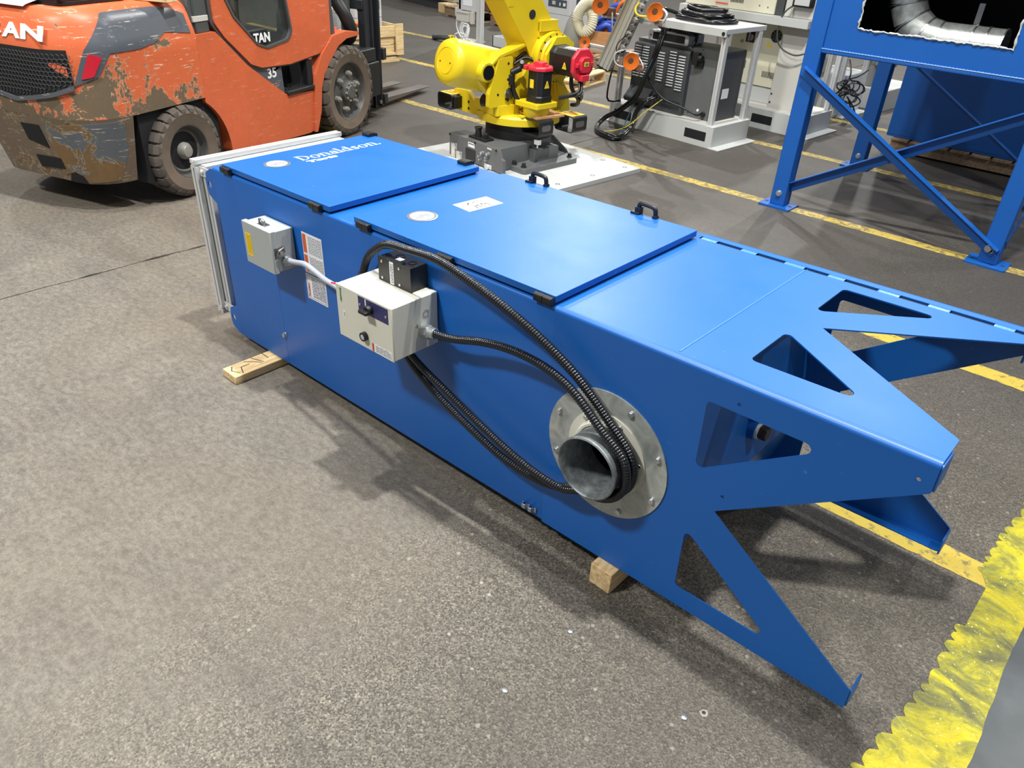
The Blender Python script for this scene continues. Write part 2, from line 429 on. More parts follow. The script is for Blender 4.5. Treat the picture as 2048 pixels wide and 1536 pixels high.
def line_mat(name, rgb, wear):
    t = NT(name); v = t.coord()
    n = t.noise(26, 6, 0.72, v); n2 = t.noise(2.5, 4, 0.6, v)
    w = t.mask(t.math('ADD', n, t.math('MULTIPLY', n2, 0.45)), wear, wear + 0.07)
    c = C4(rgb); col = t.mix(t.noise(4, 5, 0.6, v), tuple(x * 0.8 for x in c[:3]) + (1,), c)
    col = t.mix(t.math('MULTIPLY', w, 0.75), col, C4((96, 88, 70)))
    col = t.mix(t.mask(t.noise(45, 3, 0.7, v), 0.68, 0.73), col, C4((70, 62, 45)))
    t.set(col=col, rough=0.55, spec=0.35); t.bump(n, 0.15, 0.001); return t.m
M['line'] = line_mat('yellow_line_paint', (184, 162, 66), 0.77)
M['line_worn'] = line_mat('worn_yellow_line_paint', (184, 162, 80), 0.70)
def line(n, y0, x0, x1, w, mat, label, slope=0.0):
    rr = random.Random(n); m = MB(); vs = []; k = int((x1 - x0) / 0.03)
    for i in range(k + 1):
        x = x0 + (x1 - x0) * i / k; yc = y0 + slope * (x - x0)
        vs += [(x, yc - w / 2 + rr.uniform(-.0025, .0025), 0.0008), (x, yc + w / 2 + rr.uniform(-.0025, .0025), 0.0008)]
    m.add(vs, [(2 * i, 2 * i + 2, 2 * i + 3, 2 * i + 1) for i in range(k)])
    o = m.build('trim_%d' % n, mat, None, smooth=0); struct(o, label); return o
line(1, 0.806, -1.7, 1.06, 0.105, 'line', 'yellow floor line running under the legs of the blue collector')
line(2, 2.108, -9.0, 3.0, 0.10, 'line', 'yellow floor line between the collector and the blue stand')
line(3, 3.452, -9.5, 3.4, 0.095, 'line_worn', 'yellow floor line under the front feet of the blue stand')
line(4, 4.822, -9.5, 3.4, 0.10, 'line_worn', 'yellow floor line under the rear feet of the blue stand')
line(5, 6.2, -9.5, 3.4, 0.10, 'line_worn', 'faint yellow floor line farthest back by the pallet')

def strip_mat():
    t = NT('smeared_yellow_paint'); v = t.coord((1, 1, 1))
    n = t.noise(5, 6, 0.7, t.coord((1.0, 1.5, 1)), 1.0); n2 = t.noise(34, 4, 0.7, v, 0.8)
    col = t.ramp(n, [(0.34, C4((84, 84, 54))), (0.45, C4((122, 121, 46))), (0.54, C4((164, 156, 28))), (0.66, C4((190, 172, 14)))])
    col = t.mix(t.math('MULTIPLY', t.mask(n2, 0.52, 0.70), 0.6), col, C4((104, 102, 44)))
    col = t.mix(t.math('MULTIPLY', t.mask(t.noise(110, 3), 0.66, 0.72), 0.8), col, C4((240, 238, 160)))
    t.set(col=col, rough=t.math('ADD', t.math('MULTIPLY', n2, 0.5), 0.12), spec=0.5); t.bump(n2, 0.7, 0.004); return t.m
M['strip'] = strip_mat()
M['grey_floor'] = None
def grey_floor_mat():
    t = NT('grey_floor_paint'); n = t.noise(3.0, 5, 0.6); n2 = t.noise(40, 3, 0.7)
    col = t.ramp(n, [(0.3, C4((48, 53, 56))), (0.55, C4((66, 71, 74))), (0.75, C4((84, 89, 92)))])
    col = t.mix(t.mask(n2, 0.70, 0.74), col, C4((52, 54, 54)))
    t.set(col=col, rough=0.33, spec=0.5); t.bump(n2, 0.05, 0.001); return t.m
M['grey_floor'] = grey_floor_mat()
rs = random.Random(11)
pl = []; y = -1.2; s = 0.0
while y < 3.2:
    # scalloped roller edge: drips bulge outward, the stretch at the line's end is straight
    straight = 0.55 < y < 0.80
    xb = 0.985 + 0.062 * max(0, min(1, (y + 0.1) / 1.2)) + 0.02 * sin(y * 5)
    k = rs.uniform(0.03, 0.075)
    if straight: pl += [(1.035 + 0.02 * (y - 0.55), y)]; y += 0.05; continue
    b = rs.uniform(0.008, 0.020)
    for q in range(5): pl.append((xb - b * sin(pi * q / 5) ** 0.7 + rs.uniform(-.002, .002), y + k * q / 5))
    y += k
pr = [(1.155 + 0.004 * sin(yy * 9) + rs.uniform(-.002, .002), yy) for yy in [3.2 - i * 0.04 for i in range(int(4.4 / 0.04) + 1)]]
m = MB(); m.prism(pl + pr, 'z', 0.0, 0.0022); struct(m.build('trim_6', 'strip', None, smooth=0), 'wide glossy yellow-green painted floor strip with a scalloped drippy edge')
m = MB(); m.box(1.14, 5.0, -5, 3.2, 0.0, 0.0012); struct(m.build('trim_7', 'grey_floor', None, smooth=0), 'smooth blue-grey painted walkway beyond the yellow strip')
# studs and chips sunk in the floor
def stud(x, y, label, r=0.0075):
    m = MB(); m.lathe((x, y, -0.001), (0, 0, 1), [(r * 1.05, 0), (r, 0.004), (r * 0.6, 0.0055), (0, 0.0058)], 14)
    m2 = MB()
    o = m.build('floor_stud', 'zinc', None); tag(o, label, 'stud', 'round metal studs sunk in the floor')
    m2.cbox((x, y, 0.0048), (r * 1.3, r * 0.25, 0.0012)); m2.build('slot', 'steel', o)
# ------------------------------------------------------------------ the blue dust collector lying on its side
stud(0.278, -0.207, 'round metal stud sunk in the floor nearest the blue leg shadow')
stud(0.275, -0.455, 'round metal stud sunk in the floor, nearest the bottom of the picture')
stud(0.627, -0.214, 'round metal stud sunk in the floor beside a pale chipped hole')
M['chip_pale'] = simple('pale_chipped_concrete', (138, 132, 122), 0.9, var=0.3, scale=80)
m = MB(); rc_ = random.Random(4); m.prism([(0.655 + 0.011 * rc_.uniform(.7, 1.2) * cos(2 * pi * i / 14), -0.170 + 0.011 * rc_.uniform(.7, 1.2) * sin(2 * pi * i / 14)) for i in range(14)], 'z', 0.0, 0.0006); o = m.build('chipped_hole', 'chip_pale', fl, smooth=0); o['kind'] = 'structure'
m = MB(); m.prism(circ(0.654, -0.170, 0.005, 9), 'z', 0.0006, 0.0009); m.build('hole', 'ink', o, smooth=0)['kind'] = 'structure'
ZT = 0.7645; OFF = (0, 0, ZT); W = 0.735; TH = 0.0233
def B(): return MB(OFF)
DC = thing('dust_collector', 'long blue dust collector lying on its side on wood blocks, legs at one end', 'dust collector')
DC.rotation_euler = (0, -TH, 0)
# cabinet body: rounded long edges
cs = rpoly([(0, -0.6965), (W, -0.6965), (W, 0), (0, 0)], 0.009, 4)
m = B(); m.prism(cs, 'x', -1.645, -0.0015); m.build('cabinet', 'blue', DC, smooth=50)
# tabs with a lifting hole at the end
for z0, z1, k in ((-0.115, -0.030, 1), (-0.668, -0.590, -1)):
    zc = (z0 + z1) / 2
    poly = rpoly([(-1.60, z0 - 0.022), (-1.655, z0 - 0.022), (-1.700, z0), (-1.708, zc), (-1.700, z1), (-1.66, z1 + 0.022), (-1.60, z1 + 0.022)], 0.008, 3)
    m = B(); m.prism(poly, 'y', 0.0002, 0.0042, [circ(-1.682, zc, 0.0125, 18)]); m.build('lifting_tab', 'blue', DC, smooth=0)
# a line of the sheet joint between the two door sections and the bolt low on the side
m = B(); m.box(-1.2955, -1.2945, -0.0003, 0.001, -0.69, -0.30); m.build('sheet_joint', 'blue', DC, smooth=0)
m = B(); m.lathe((-1.295, 0, -0.565), (0, -1, 0), [(0.012, 0), (0.012, 0.002)], 16); m.hexa((-1.295, -0.002, -0.565), (0, -1, 0), 0.0095, 0.008); m.build('bolt', 'zinc', DC, 0.0008, label='bright hex bolt low on the side panel')

def badge(c, door):
    m = B(); m.lathe((c[0], c[1], 0.0262), (0, 0, 1), [(0.048, 0), (0.048, 0.0012), (0.045, 0.0022), (0.0395, 0.0016), (0, 0.0016)], 40)
    o = m.build('badge', 'zinc', door, label='round silver badge with a white mountain picture')
    m = B(); m.lathe((c[0], c[1], 0.0276), (0, 0, 1), [(0.0375, 0), (0.0375, 0.0006), (0, 0.0006)], 36); m.build('badge_face', 'paper', o)
    q = []
    m = B(); pk = [(-0.033, -0.008), (-0.02, 0.006), (-0.012, 0.001), (0.0, 0.016), (0.010, 0.004), (0.018, 0.009), (0.033, -0.006), (0.02, -0.012), (0.004, -0.009), (-0.012, -0.013)]
    decal(m, (c[0], c[1], 0.0284), (0, 1, 0), (-1, 0, 0), [pk] + [(-0.030, 0.030, -0.022 - 0.0, -0.0195)] + [(x, x + 0.006, -0.018, -0.0145) for x in (-0.02, -0.012, -0.003, 0.006, 0.014)])
    m.build('badge_print', 'greyink', o, smooth=0)
def hinge(x, y, parent, ln=0.056):
    m = B(); h = ln / 2
    for a, b in ((x - h, x - 0.0008), (x + 0.0008, x + h)):
        m.prism(rrect(y - 0.012, y + 0.013, 0.001, 0.022, 0.004, 3), 'x', a, b)
    m.cyl((x - h - .001, y - 0.004, 0.018), (x + h + .001, y - 0.004, 0.018), 0.0055, n=12)
    return m.build('hinge', 'black', parent, 0.0012, label='black plastic hinge')
def door(x0, x1):
    m = B(); m.box(x0 + 0.012, x1 - 0.012, 0.014, W - 0.065, -0.002, 0.010); g = m.build('door_gasket', 'seam', DC, smooth=0)
    m = B(); m.prism(rrect(x0, x1, 0.004, 0.677, 0.004, 2), 'z', 0.0075, 0.026); return m.build('door', 'blue', DC, 0.0035, label='blue hinged access door', seg=3)
d1 = door(-1.577, -0.927); d2 = door(-0.806, -0.005)
for x in (-1.535, -0.994): hinge(x, 0.0, d1)
for x in (-0.748, -0.392, -0.037): hinge(x, 0.0, d2)
badge((-1.442, 0.150), d1); badge((-0.662, 0.156), d2)
for x in (-1.552, -0.985):
    m = B(); m.prism(rrect(0.640, 0.676, 0.0255, 0.040, 0.004, 3), 'x', x - 0.022, x + 0.022); m.prism(rrect(0.676, 0.690, 0.004, 0.036, 0.004, 3), 'x', x - 0.018, x + 0.018)
    m.build('latch', 'black', d1, 0.0015, label='black door latch')
for x in (-0.632, -0.186):
    m = B(); ps = [(x - 0.030, 0.672, 0.024), (x - 0.030, 0.672, 0.052), (x - 0.022, 0.672, 0.060), (x + 0.018, 0.672, 0.058), (x + 0.030, 0.672, 0.050), (x + 0.033, 0.672, 0.024)]
    rings = []
    pp = resample(spline(ps, 0.004), 0.004)
    m.tube(pp, 0.0075, 8); m.cbox((x - 0.030, 0.672, 0.036), (0.020, 0.018, 0.024)); m.cbox((x - 0.036, 0.668, 0.029), (0.030, 0.024, 0.008)); m.cbox((x + 0.033, 0.672, 0.029), (0.014, 0.018, 0.010))
    m.build('door_handle', 'black', d2, 0.0015, label='black hooked door handle')
# lettering on the first door: a serif word built from strokes, and the heavy word below it
def serif_word(parent, o, xd, yd, H, width):
    """D o n a l d s o n . with thick and thin strokes and slab serifs"""
    x_h = 0.66 * H; st = 0.125 * H; th = 0.045 * H; quads = []
    def ring(cx, cy, rx, ry, a0=0, a1=2 * pi, n=22, wt=None):
        pr = None
        for i in range(n + 1):
            a = a0 + (a1 - a0) * i / n; w = th + (st - th) * abs(cos(a)) ** 1.5
            p = (cx + rx * cos(a), cy + ry * sin(a)); q = (cx + (rx - w) * cos(a), cy + (ry - w * 0.7) * sin(a))
            if pr: quads.append([pr[0], p, q, pr[1]])
            pr = (p, q)
    def bx(a, b, c, d): quads.append([(a, c), (b, c), (b, d), (a, d)])
    def stem(x, y0, y1, foot=True, head='l'):
        bx(x, x + st, y0, y1)
        if foot: bx(x - st * .6, x + st * 1.6, y0, y0 + th)
        if head == 'l': quads.append([(x - st * .7, y1 - th * .6), (x, y1 - th * 1.8), (x + st, y1), (x - st * .2, y1)])
        if head == 'b': bx(x - st * .6, x + st * 1.6, y1 - th, y1)
    x = 0.0
    stem(x + st * .6, 0, H, True, 'b'); ring(x + st * .9, H / 2, 0.62 * H, H / 2, -pi / 2, pi / 2); x += 0.82 * H
    def o_(): 
        nonlocal x; ring(x + 0.30 * H, x_h / 2, 0.30 * H, x_h / 2 + .01 * H); x += 0.68 * H
    def n_():
        nonlocal x; stem(x + st * .6, 0, x_h); stem(x + 0.47 * H, 0, x_h * .62, True, ''); ring(x + 0.335 * H, x_h * .62, 0.135 * H + st, x_h * .38, 0.0, pi * .95, 12); x += 0.74 * H
    o_(); n_()
    ring(x + 0.22 * H, x_h * .3, 0.20 * H, x_h * .3); bx(x + 0.34 * H, x + 0.34 * H + st, 0, x_h * .7); ring(x + 0.26 * H, x_h * .66, 0.205 * H, x_h * .34, 0, pi * .9, 12); bx(x + .34 * H, x + .56 * H, 0, th); x += 0.60 * H
    stem(x + st * .6, 0, H * 1.03); x += 0.36 * H
    ring(x + 0.25 * H, x_h / 2, 0.25 * H, x_h / 2); stem(x + 0.42 * H, 0, H * 1.03); x += 0.72 * H
    ring(x + 0.2 * H, x_h * .74, 0.17 * H, x_h * .27, pi * .15, pi * 1.5, 14); ring(x + 0.2 * H, x_h * .26, 0.19 * H, x_h * .28, -pi * .9, pi * .5, 14); bx(x + .33 * H, x + .33 * H + th, x_h * .7, x_h); bx(x + .03 * H, x + .03 * H + th, 0, x_h * .3); x += 0.52 * H
    o_(); n_(); bx(x, x + st, 0, st); x += st
    k = width / x
    m = MB(OFF); decal(m, o, tuple(Vector(xd) * k), yd, quads); return m.build('lettering', 'white_mark', parent, smooth=0, label='white serif maker name lettering')
serif_word(d1, (-1.418, 0.243, 0.0262), (0, 1, 0), (-1, 0.0, 0), 0.060, 0.372)
lettering('lettering', 'Torit', 'white_mark', d1, (-1.380, 0.246, ZT + 0.0264), (0, 1, 0), (-1, 0, 0), 0.031, 0.130, 0.0020, 0.0004, 0.1)
# hand-marked paper on the second door
m = B(); a = radians(84); u = Vector((cos(a), sin(a), 0)); vv = Vector((-sin(a), cos(a), 0)); pc = Vector((-0.6275, 0.365, 0.0262))
decal(m, pc, u, vv, [(-0.070, 0.070, -0.043, 0.043)]); pp = m.build('paper_label', 'paper', d2, smooth=0, label='white paper label with handwritten strokes')
m = B(); q = []
for pts in ([(-0.035, 0.008), (-0.022, 0.026)], [(-0.022, 0.026), (-0.018, 0.016)], [(-0.010, 0.018), (0.004, 0.022)], [(0.012, 0.028), (0.030, 0.022)], [(-0.022, -0.008), (-0.026, -0.034)], [(-0.010, -0.006), (-0.010, -0.032)], [(-0.010, -0.006), (-0.016, -0.012)], [(0.006, -0.004), (0.008, -0.030)], [(0.006, -0.004), (0.022, -0.010)], [(0.024, -0.008), (0.026, -0.032)]):
    q += stroke(pts, 0.0034)
decal(m, pc, u, vv, q, 0.0006); m.build('handwriting', 'ink', pp, smooth=0)

# leg end: four folded sheets with triangular cut-outs
E0 = 0.9
def side_poly():
    out = rpoly([(0.0, -0.0088), (E0, -0.0088), (E0, -0.066), (0.504, -0.349), (E0, -0.634), (E0, -0.694), (0.0, -0.694)], [0, 0, .004, .004, .004, .004, 0], 3)
    hs = [rpoly([(0.437, -0.262), (0.437, -0.072), (0.706, -0.072)], [.014, .012, .014], 4), rpoly([(0.444, -0.634), (0.444, -0.440), (0.709, -0.634)], [.014, .012, .014], 4)]
    return out, hs
def flat_poly(y0, y1):
    out = [(0.0, y0), (E0, y0), (E0, 0.100), (0.522, 0.366), (E0, 0.634), (E0, y1), (0.0, y1)]
    hs = [rpoly([(0.470, 0.100), (0.470, 0.286), (0.721, 0.106)], [.014, .012, .014], 4), rpoly([(0.468, 0.630), (0.468, 0.444), (0.722, 0.632)], [.014, .012, .014], 4)]
    return out, hs
def fold(m, yc, zc, sy, sz, r=0.012, t=0.003, x0=0.0, x1=E0):
    pts = [(yc + sy * (r - q) * cos(a), zc + sz * (r - q) * sin(a)) for q, rng in ((0, range(7)), (t, range(6, -1, -1))) for a in [pi / 2 * k / 6 for k in rng]]
    m.prism(pts, 'x', x0, x1)
o_, h_ = side_poly(); f_, fh_ = flat_poly(0.012, 0.679)
m = B(); m.prism(o_, 'y', -0.003, 0.0005, h_ + [circ(0.198, -0.340, 0.086, 40)] + [circ(x, z, 0.0048, 10) for x, z in ((0.510, -0.050), (0.873, -0.048), (0.517, -0.299))]); near = m.build('near_leg_sheet', 'blue', DC, smooth=30, label='near side sheet of the leg end with two triangular cut-outs')
m = B(); m.prism(f_, 'z', -0.001, 0.0025, fh_); fold(m, 0.0085, -0.009, -1, 1, 0.0115); m.box(0, E0, 0.0085, 0.013, -0.001, 0.0025)
m.build('top_leg_sheet', 'blue', DC, smooth=30, label='top sheet of the leg end with two triangular cut-outs')
m = B(); m.prism(o_, 'y', W - 0.003, W + 0.001, h_); fold(m, W - 0.0115, -0.009, 1, 1, 0.0125); m.box(0.0, E0, 0.698, W - 0.010, -0.001, 0.0032); m.build('far_leg_sheet', 'blue', DC, smooth=30, label='far side sheet of the leg end')
m = B(); m.prism(rpoly([(0.0, 0.0), (0.342, 0.0), (0.342, 0.60), (0.40, 0.690), (E0, 0.690), (E0, W), (0.0, W)], [0, 0.01, 0.03, 0.03, 0.01, 0, 0], 4), 'z', -0.697, -0.6935); m.build('bottom_leg_sheet', 'blue', DC, smooth=30)
# strip under the seam, stitch welds, end flanges, crease weld
m = B(); m.box(0.003, E0 - .01, 0.672, 0.706, -0.0045, -0.0025); m.build('seam_backing', 'seam', DC, smooth=0)
for i, x in enumerate([0.035, 0.165, 0.305, 0.425, 0.565, 0.69, 0.84]):
    m = B(); ln = R.uniform(0.022, 0.032); vs = []
    k = 10
    m.rings([[(x - ln + 2 * ln * j / k, 0.6885 + 0.011 * cos(a), 0.0008 + (0.0032 + 0.0006 * (j % 2)) * sin(a)) for a in [pi * q / 6 for q in range(7)]] for j in range(k + 1)], False, False)
    m.build('stitch_weld', 'weld', DC, smooth=30)
for (y0, y1, z0, z1) in ((0.0, 0.066, -0.066, -0.004), (0.0, 0.066, -0.692, -0.634), (W - .066, W, -0.692, -0.634), (W - 0.066, W, -0.066, -0.004)):
    m = B(); m.prism(rrect(y0, y1, z0, z1, 0.008, 3), 'x', E0 - 0.001, E0 + 0.004); m.build('foot_flange', 'blue', DC, 0.001, label='folded foot at the end of a leg')
m = B(); m.box(0.339, 0.342, 0.020, 0.676, 0.002, 0.0037); m.build('crease_weld', 'weld', DC, smooth=0)
# hopper floor behind the cut-outs and its drain plug
m = B(); m.prism([(0.338, -0.002), (0.342, -0.002), (0.424, -0.45), (0.350, -0.694), (0.346, -0.694), (0.420, -0.45)], 'y', 0.0, W - .004); m.build('hopper_floor', 'blue', DC, smooth=0)
m = B(); m.box(-0.001, 0.001, 0.002, W - .004, -0.69, -0.004); m.build('hopper_dark_sheet', 'dark_int', DC, smooth=0)  # near-black sheet puts the shade of the open cabinet inside into the colour
m = B(); m.cyl((0.385, 0.375, -0.348), (0.425, 0.375, -0.348), 0.029, n=24); dp = m.build('drain_socket', 'blue', DC)
m = B(); m.cyl((0.425, 0.375, -0.348), (0.432, 0.375, -0.348), 0.023, n=24); m.build('thread_tape', 'paper', dp)
m = B(); m.hexa((0.431, 0.375, -0.348), (1, 0, 0), 0.0205, 0.024); m.build('drain_plug', M.setdefault('brown_iron', simple('brown_iron', (70, 62, 54), 0.45, 0.6)), dp, 0.002, label='dark iron hex drain plug')
# inlet: flange disc, inner ring, bolts, pipe
m = B(); m.lathe((0.193, -0.0025, -0.346), (0, -1, 0), [(0.090, 0), (0.184, 0), (0.184, 0.0045), (0.090, 0.0045), (0.090, 0)], 64, False); fg = m.build('inlet_flange', 'galv', DC, smooth=30, label='round galvanised flange plate')
m = B(); m.lathe((0.197, -0.007, -0.340), (0, -1, 0), [(0.084, 0), (0.118, 0), (0.118, 0.004), (0.096, 0.006), (0.090, 0.016), (0.084, 0.016), (0.084, 0)], 56, False); m.build('collar_ring', 'cream', fg, smooth=30)
m = B(); m.lathe((0.199, -0.002, -0.340), (0, -1, 0), [(0.0795, -0.03), (0.0795, 0.092), (0.0835, 0.096), (0.0875, 0.094), (0.088, 0.090), (0.0835, 0.086), (0.0835, -0.03)], 64, False); pb = m.build('inlet_pipe', 'pipe', fg, smooth=50, label='short flared grey inlet pipe')
for i in range(8):
    a = radians(22.5 + 45 * i); c = (0.193 + 0.165 * cos(a), -0.0068, -0.346 + 0.165 * sin(a))
    m = B(); m.lathe(c, (0, -1, 0), [(0.009, 0), (0.009, 0.0015)], 16); m.hexa((c[0], c[1] - .0015, c[2]), (0, -1, 0), 0.0082, 0.006); m.build('bolt', 'zinc', fg, 0.0008)
for i in range(6):
    a = radians(70 - 60 * i); c = (0.197 + 0.106 * cos(a), -0.0105, -0.340 + 0.106 * sin(a))
    m = B(); m.hexa(c, (0, -1, 0), 0.0062, 0.007); m.build('bolt', 'zinc', fg, 0.0006)
m = B()
for i in range(13):
    t = -0.09 + 0.015 * i
    for s_ in (-1, 1): bar(m, (0.20 + t - 0.07, 0.15, -0.30 - 0.07 * s_), (0.20 + t + 0.05, 0.15, -0.30 + 0.07 * s_), 0.002, 0.002, (0, 1, 0), False)
m.build('perforated_screen', 'steel', fg, smooth=0, label='expanded metal screen inside the pipe')
# conduit clip near the lower edge
m = B()
for dx in (-0.012, 0.012):
    ps = [(-0.049 + dx - .014, -0.003, -0.668), (-0.049 + dx - .008, -0.004, -0.668), (-0.049 + dx - .006, -0.016, -0.664), (-0.049 + dx + .006, -0.016, -0.664), (-0.049 + dx + .008, -0.004, -0.668), (-0.049 + dx + .015, -0.003, -0.668)]
    m.rings([[(p[0], p[1], p[2] + b) for b in (-0.008, 0.008)] + [(p[0], p[1] - .002, p[2] + b) for b in (0.008, -0.008)] for p in ps], True, True)
    m.cyl((-0.049 + dx, -0.003, -0.668), (-0.049 + dx, -0.0065, -0.668), 0.003, n=8)
m.build('conduit_clip', 'zinc', DC, 0.0004, label='small bright conduit clip near the lower edge')

# aluminium frame on the end of the cabinet
fr = bpy.data.objects.new('end_frame', None); COL.objects.link(fr); fr.parent = DC; fr['label'] = 'silver aluminium profile frame on the cabinet end'
for dx, w, z0, z1, y0, y1 in ((-1.765, 0.040, -0.630, 0.006, -0.012, 0.662), (-1.722, 0.040, -0.612, -0.012, 0.008, 0.645)):
    for p0, p1 in (((dx, y0, z1 - .02), (dx, y1, z1 - .02)), ((dx, y0, z0 + .02), (dx, y1, z0 + .02)), ((dx, y0 + .02, z0 + .04), (dx, y0 + .02, z1 - .04)), ((dx, y1 - .02, z0 + .04), (dx, y1 - .02, z1 - .04))):
        m = B(); bar(m, p0, p1, 0.04, 0.04, (1, 0, 0), True, 0.008, 0.008); m.build('frame_rail', 'alu', fr, smooth=0)
for z in (-0.035, -0.595):
    m = B(); m.prism(rrect(-1.75, -1.66, z - .018, z + .018, .006, 3), 'y', 0.001, 0.004); m.cyl((-1.728, 0.001, z), (-1.728, -0.006, z), 0.007, n=10); m.cyl((-1.728, 0.001, z), (-1.728, -0.001, z), 0.011, n=12); m.build('corner_bracket', 'alu', fr, label='corner bracket with a round screw')

# printed stickers on the side
m = B(); decal(m, (-1.097, -0.0002, -0.244), (1, 0, 0), (0, 0, 1), [(0, 0.112, 0.0, 0.146)]); s1 = m.build('safety_sticker', 'paper', DC, smooth=0, label='white safety sticker with two orange headers')
m = B(); decal(m, (-1.097, -0.0002, -0.244), (1, 0, 0), (0, 0, 1), [(0.003, 0.022, 0.074, 0.140), (0.003, 0.022, 0.006, 0.066)], .0005); m.build('sticker_header', 'orange_label', s1, smooth=0)
m = B(); decal(m, (-1.097, -0.0002, -0.244), (0, 0, 1), (-1, 0, 0), [(a, b, c - .108, d - .108) for a, b, c, d in textlines(0.076, 0.138, 0.0, 0.076, 12, 3) + textlines(0.008, 0.066, 0.0, 0.076, 12, 4)], .0005); m.build('sticker_print', 'greyink', s1, smooth=0)
m = B(); decal(m, (-1.101, -0.0002, -0.343), (1, 0, 0), (0, 0, 1), [(0, 0.115, 0.0, 0.094)]); s2 = m.build('rating_sticker', 'paper', DC, smooth=0, label='white maker rating sticker with a dark border')
m = B(); decal(m, (-1.101, -0.0002, -0.343), (1, 0, 0), (0, 0, 1), [(.005, .110, .005, .0062), (.005, .110, .0878, .089), (.005, .0062, .005, .089), (.1088, .110, .005, .089)], .0005)
decal(m, (-1.101, -0.0002, -0.343), (0, 0, 1), (-1, 0, 0), [(a, b, c - .106, d - .106) for a, b, c, d in textlines(0.012, 0.084, 0.0, 0.074, 10, 5)], .0005); m.build('sticker_print', 'navy', s2, smooth=0)
lettering('sticker_name', 'Donaldson', 'red_label', s2, (-1.083, -0.0012, ZT - 0.332), (0, 0, 1), (-1, 0, 0), 0.014, 0.05)

M['ochre_print'] = simple('ochre_print', (196, 150, 30), 0.7)
# small grey junction box
JB = None
m = B(); m.box(-1.309, -1.143, -0.078, -0.0035, -0.239, -0.096); JB = m.build('junction_box', 'grey_box', DC, 0.002, label='small grey steel junction box with a yellow label')
m = B(); m.box(-1.313, -1.139, -0.094, -0.074, -0.243, -0.092); jd = m.build('box_lid', 'grey_box', JB, 0.0025)
m = B(); decal(m, (-1.297, -0.0942, -0.212), (1, 0, 0), (0, 0, 1), [(0, 0.032, 0, 0.082)]); yl = m.build('yellow_label', 'yellow_label', jd, smooth=0)
m = B(); decal(m, (-1.297, -0.0942, -0.212), (0, 0, 1), (-1, 0, 0), [(a, b, c - .029, d - .029) for a, b, c, d in textlines(0.006, 0.078, 0.0, 0.026, 4, 8)], .0006); m.build('label_print', 'ochre_print', yl, smooth=0)
for T0 in ('top', 'right'):
    m = B()
    if T0 == 'top':
        m.box(-1.248, -1.208, -0.080, -0.048, -0.096, -0.093); m.tube([(-1.242, -0.066, -0.094), (-1.242, -0.066, -0.078), (-1.226, -0.066, -0.074), (-1.214, -0.066, -0.080), (-1.214, -0.066, -0.094)], 0.004, 8); m.cyl((-1.228, -0.06, -0.094), (-1.228, -0.06, -0.084), 0.007, n=12)
    else:
        m.box(-1.143, -1.139, -0.088, -0.046, -0.190, -0.150); m.cyl((-1.142, -0.066, -0.168), (-1.126, -0.066, -0.168), 0.009, 0.007, 12); m.tube([(-1.134, -0.080, -0.18), (-1.128, -0.075, -0.158), (-1.130, -0.055, -0.152), (-1.132, -0.05, -0.17)], 0.003, 8)
    m.build('lid_clamp', 'steel', JB, 0.0008)
m = B(); m.cyl((-1.143, -0.042, -0.205), (-1.128, -0.042, -0.203), 0.017, n=20); m.cyl((-1.130, -0.042, -0.203), (-1.116, -0.042, -0.201), 0.013, n=16); m.hexa((-1.140, -0.042, -0.204), (1, 0, 0), 0.020, 0.006); m.build('cable_gland', 'zinc', JB, 0.001)
m = B(); m.tube(resample(spline([(-1.118, -0.042, -0.201), (-1.081, -0.043, -0.194), (-1.024, -0.046, -0.183), (-0.96, -0.05, -0.190), (-0.905, -0.055, -0.197), (-0.840, -0.06, -0.198), (-0.76, -0.07, -0.202), (-0.70, -0.08, -0.205), (-0.672, -0.085, -0.206)], .008), .008), 0.0095, 12); m.build('grey_cable', 'grey_cable', DC, smooth=60, label='pale grey cable between the two boxes')
for k, mt in enumerate(('red_wire', 'paper', 'navy')):
    m = B(); m.tube(spline([(-0.86, -0.062, -0.190 - .004 * k), (-0.80, -0.060 - .004 * k, -0.184 - .01 * k), (-0.73, -0.062, -0.182 - .016 * k), (-0.672, -0.07, -0.19 - .012 * k)], .012), 0.003, 6); m.build('loose_wire', mt, DC)

# large cream control box
m = B(); m.box(-0.672, -0.427, -0.172, -0.0035, -0.261, -0.096); CB = m.build('control_box', 'cream', DC, 0.0025, label='cream starter control box with a rotary switch')
m = B(); m.box(-0.6735, -0.4255, -0.1745, -0.170, -0.2625, -0.0945); cp = m.build('front_cover', 'cream', CB, 0.002)
Yf = -0.1747
m = B(); decal(m, (-0.570, Yf, -0.148), (1, 0, 0), (0, 0, 1), [(0, 0.130, 0, 0.047)]); nv = m.build('switch_plate', 'navy', cp, smooth=0, label='dark navy switch plate')
m = B(); decal(m, (-0.570, Yf, -0.148), (1, 0, 0), (0, 0, 1), [(0.031, 0.036, 0.012, 0.045)], .0005); m.build('switch_legend', 'paper', nv, smooth=0)
m = B(); m.lathe((-0.519, Yf, -0.128), (0, -1, 0), [(0.0145, 0), (0.0145, 0.012), (0.012, 0.015), (0, 0.015)], 22); m.cbox((-0.522, Yf - .020, -0.131), (0.034, 0.014, 0.010), None); m.build('rotary_switch', 'black', nv, 0.0015, label='black rotary switch knob')
for dx in (0.008, 0.121):
    m = B(); m.lathe((-0.570 + dx, Yf, -0.126), (0, -1, 0), [(0.0042, 0), (0.0042, 0.002), (0.002, 0.0035), (0, 0.0035)], 12); m.build('screw', 'zinc', nv)
m = B(); m.lathe((-0.549, Yf, -0.222), (0, -1, 0), [(0.0135, 0), (0.0135, 0.012), (0.0105, 0.0135), (0.0095, 0.010), (0, 0.010)], 24); pbn = m.build('push_button', 'black', cp, label='round black push button with a pale centre')
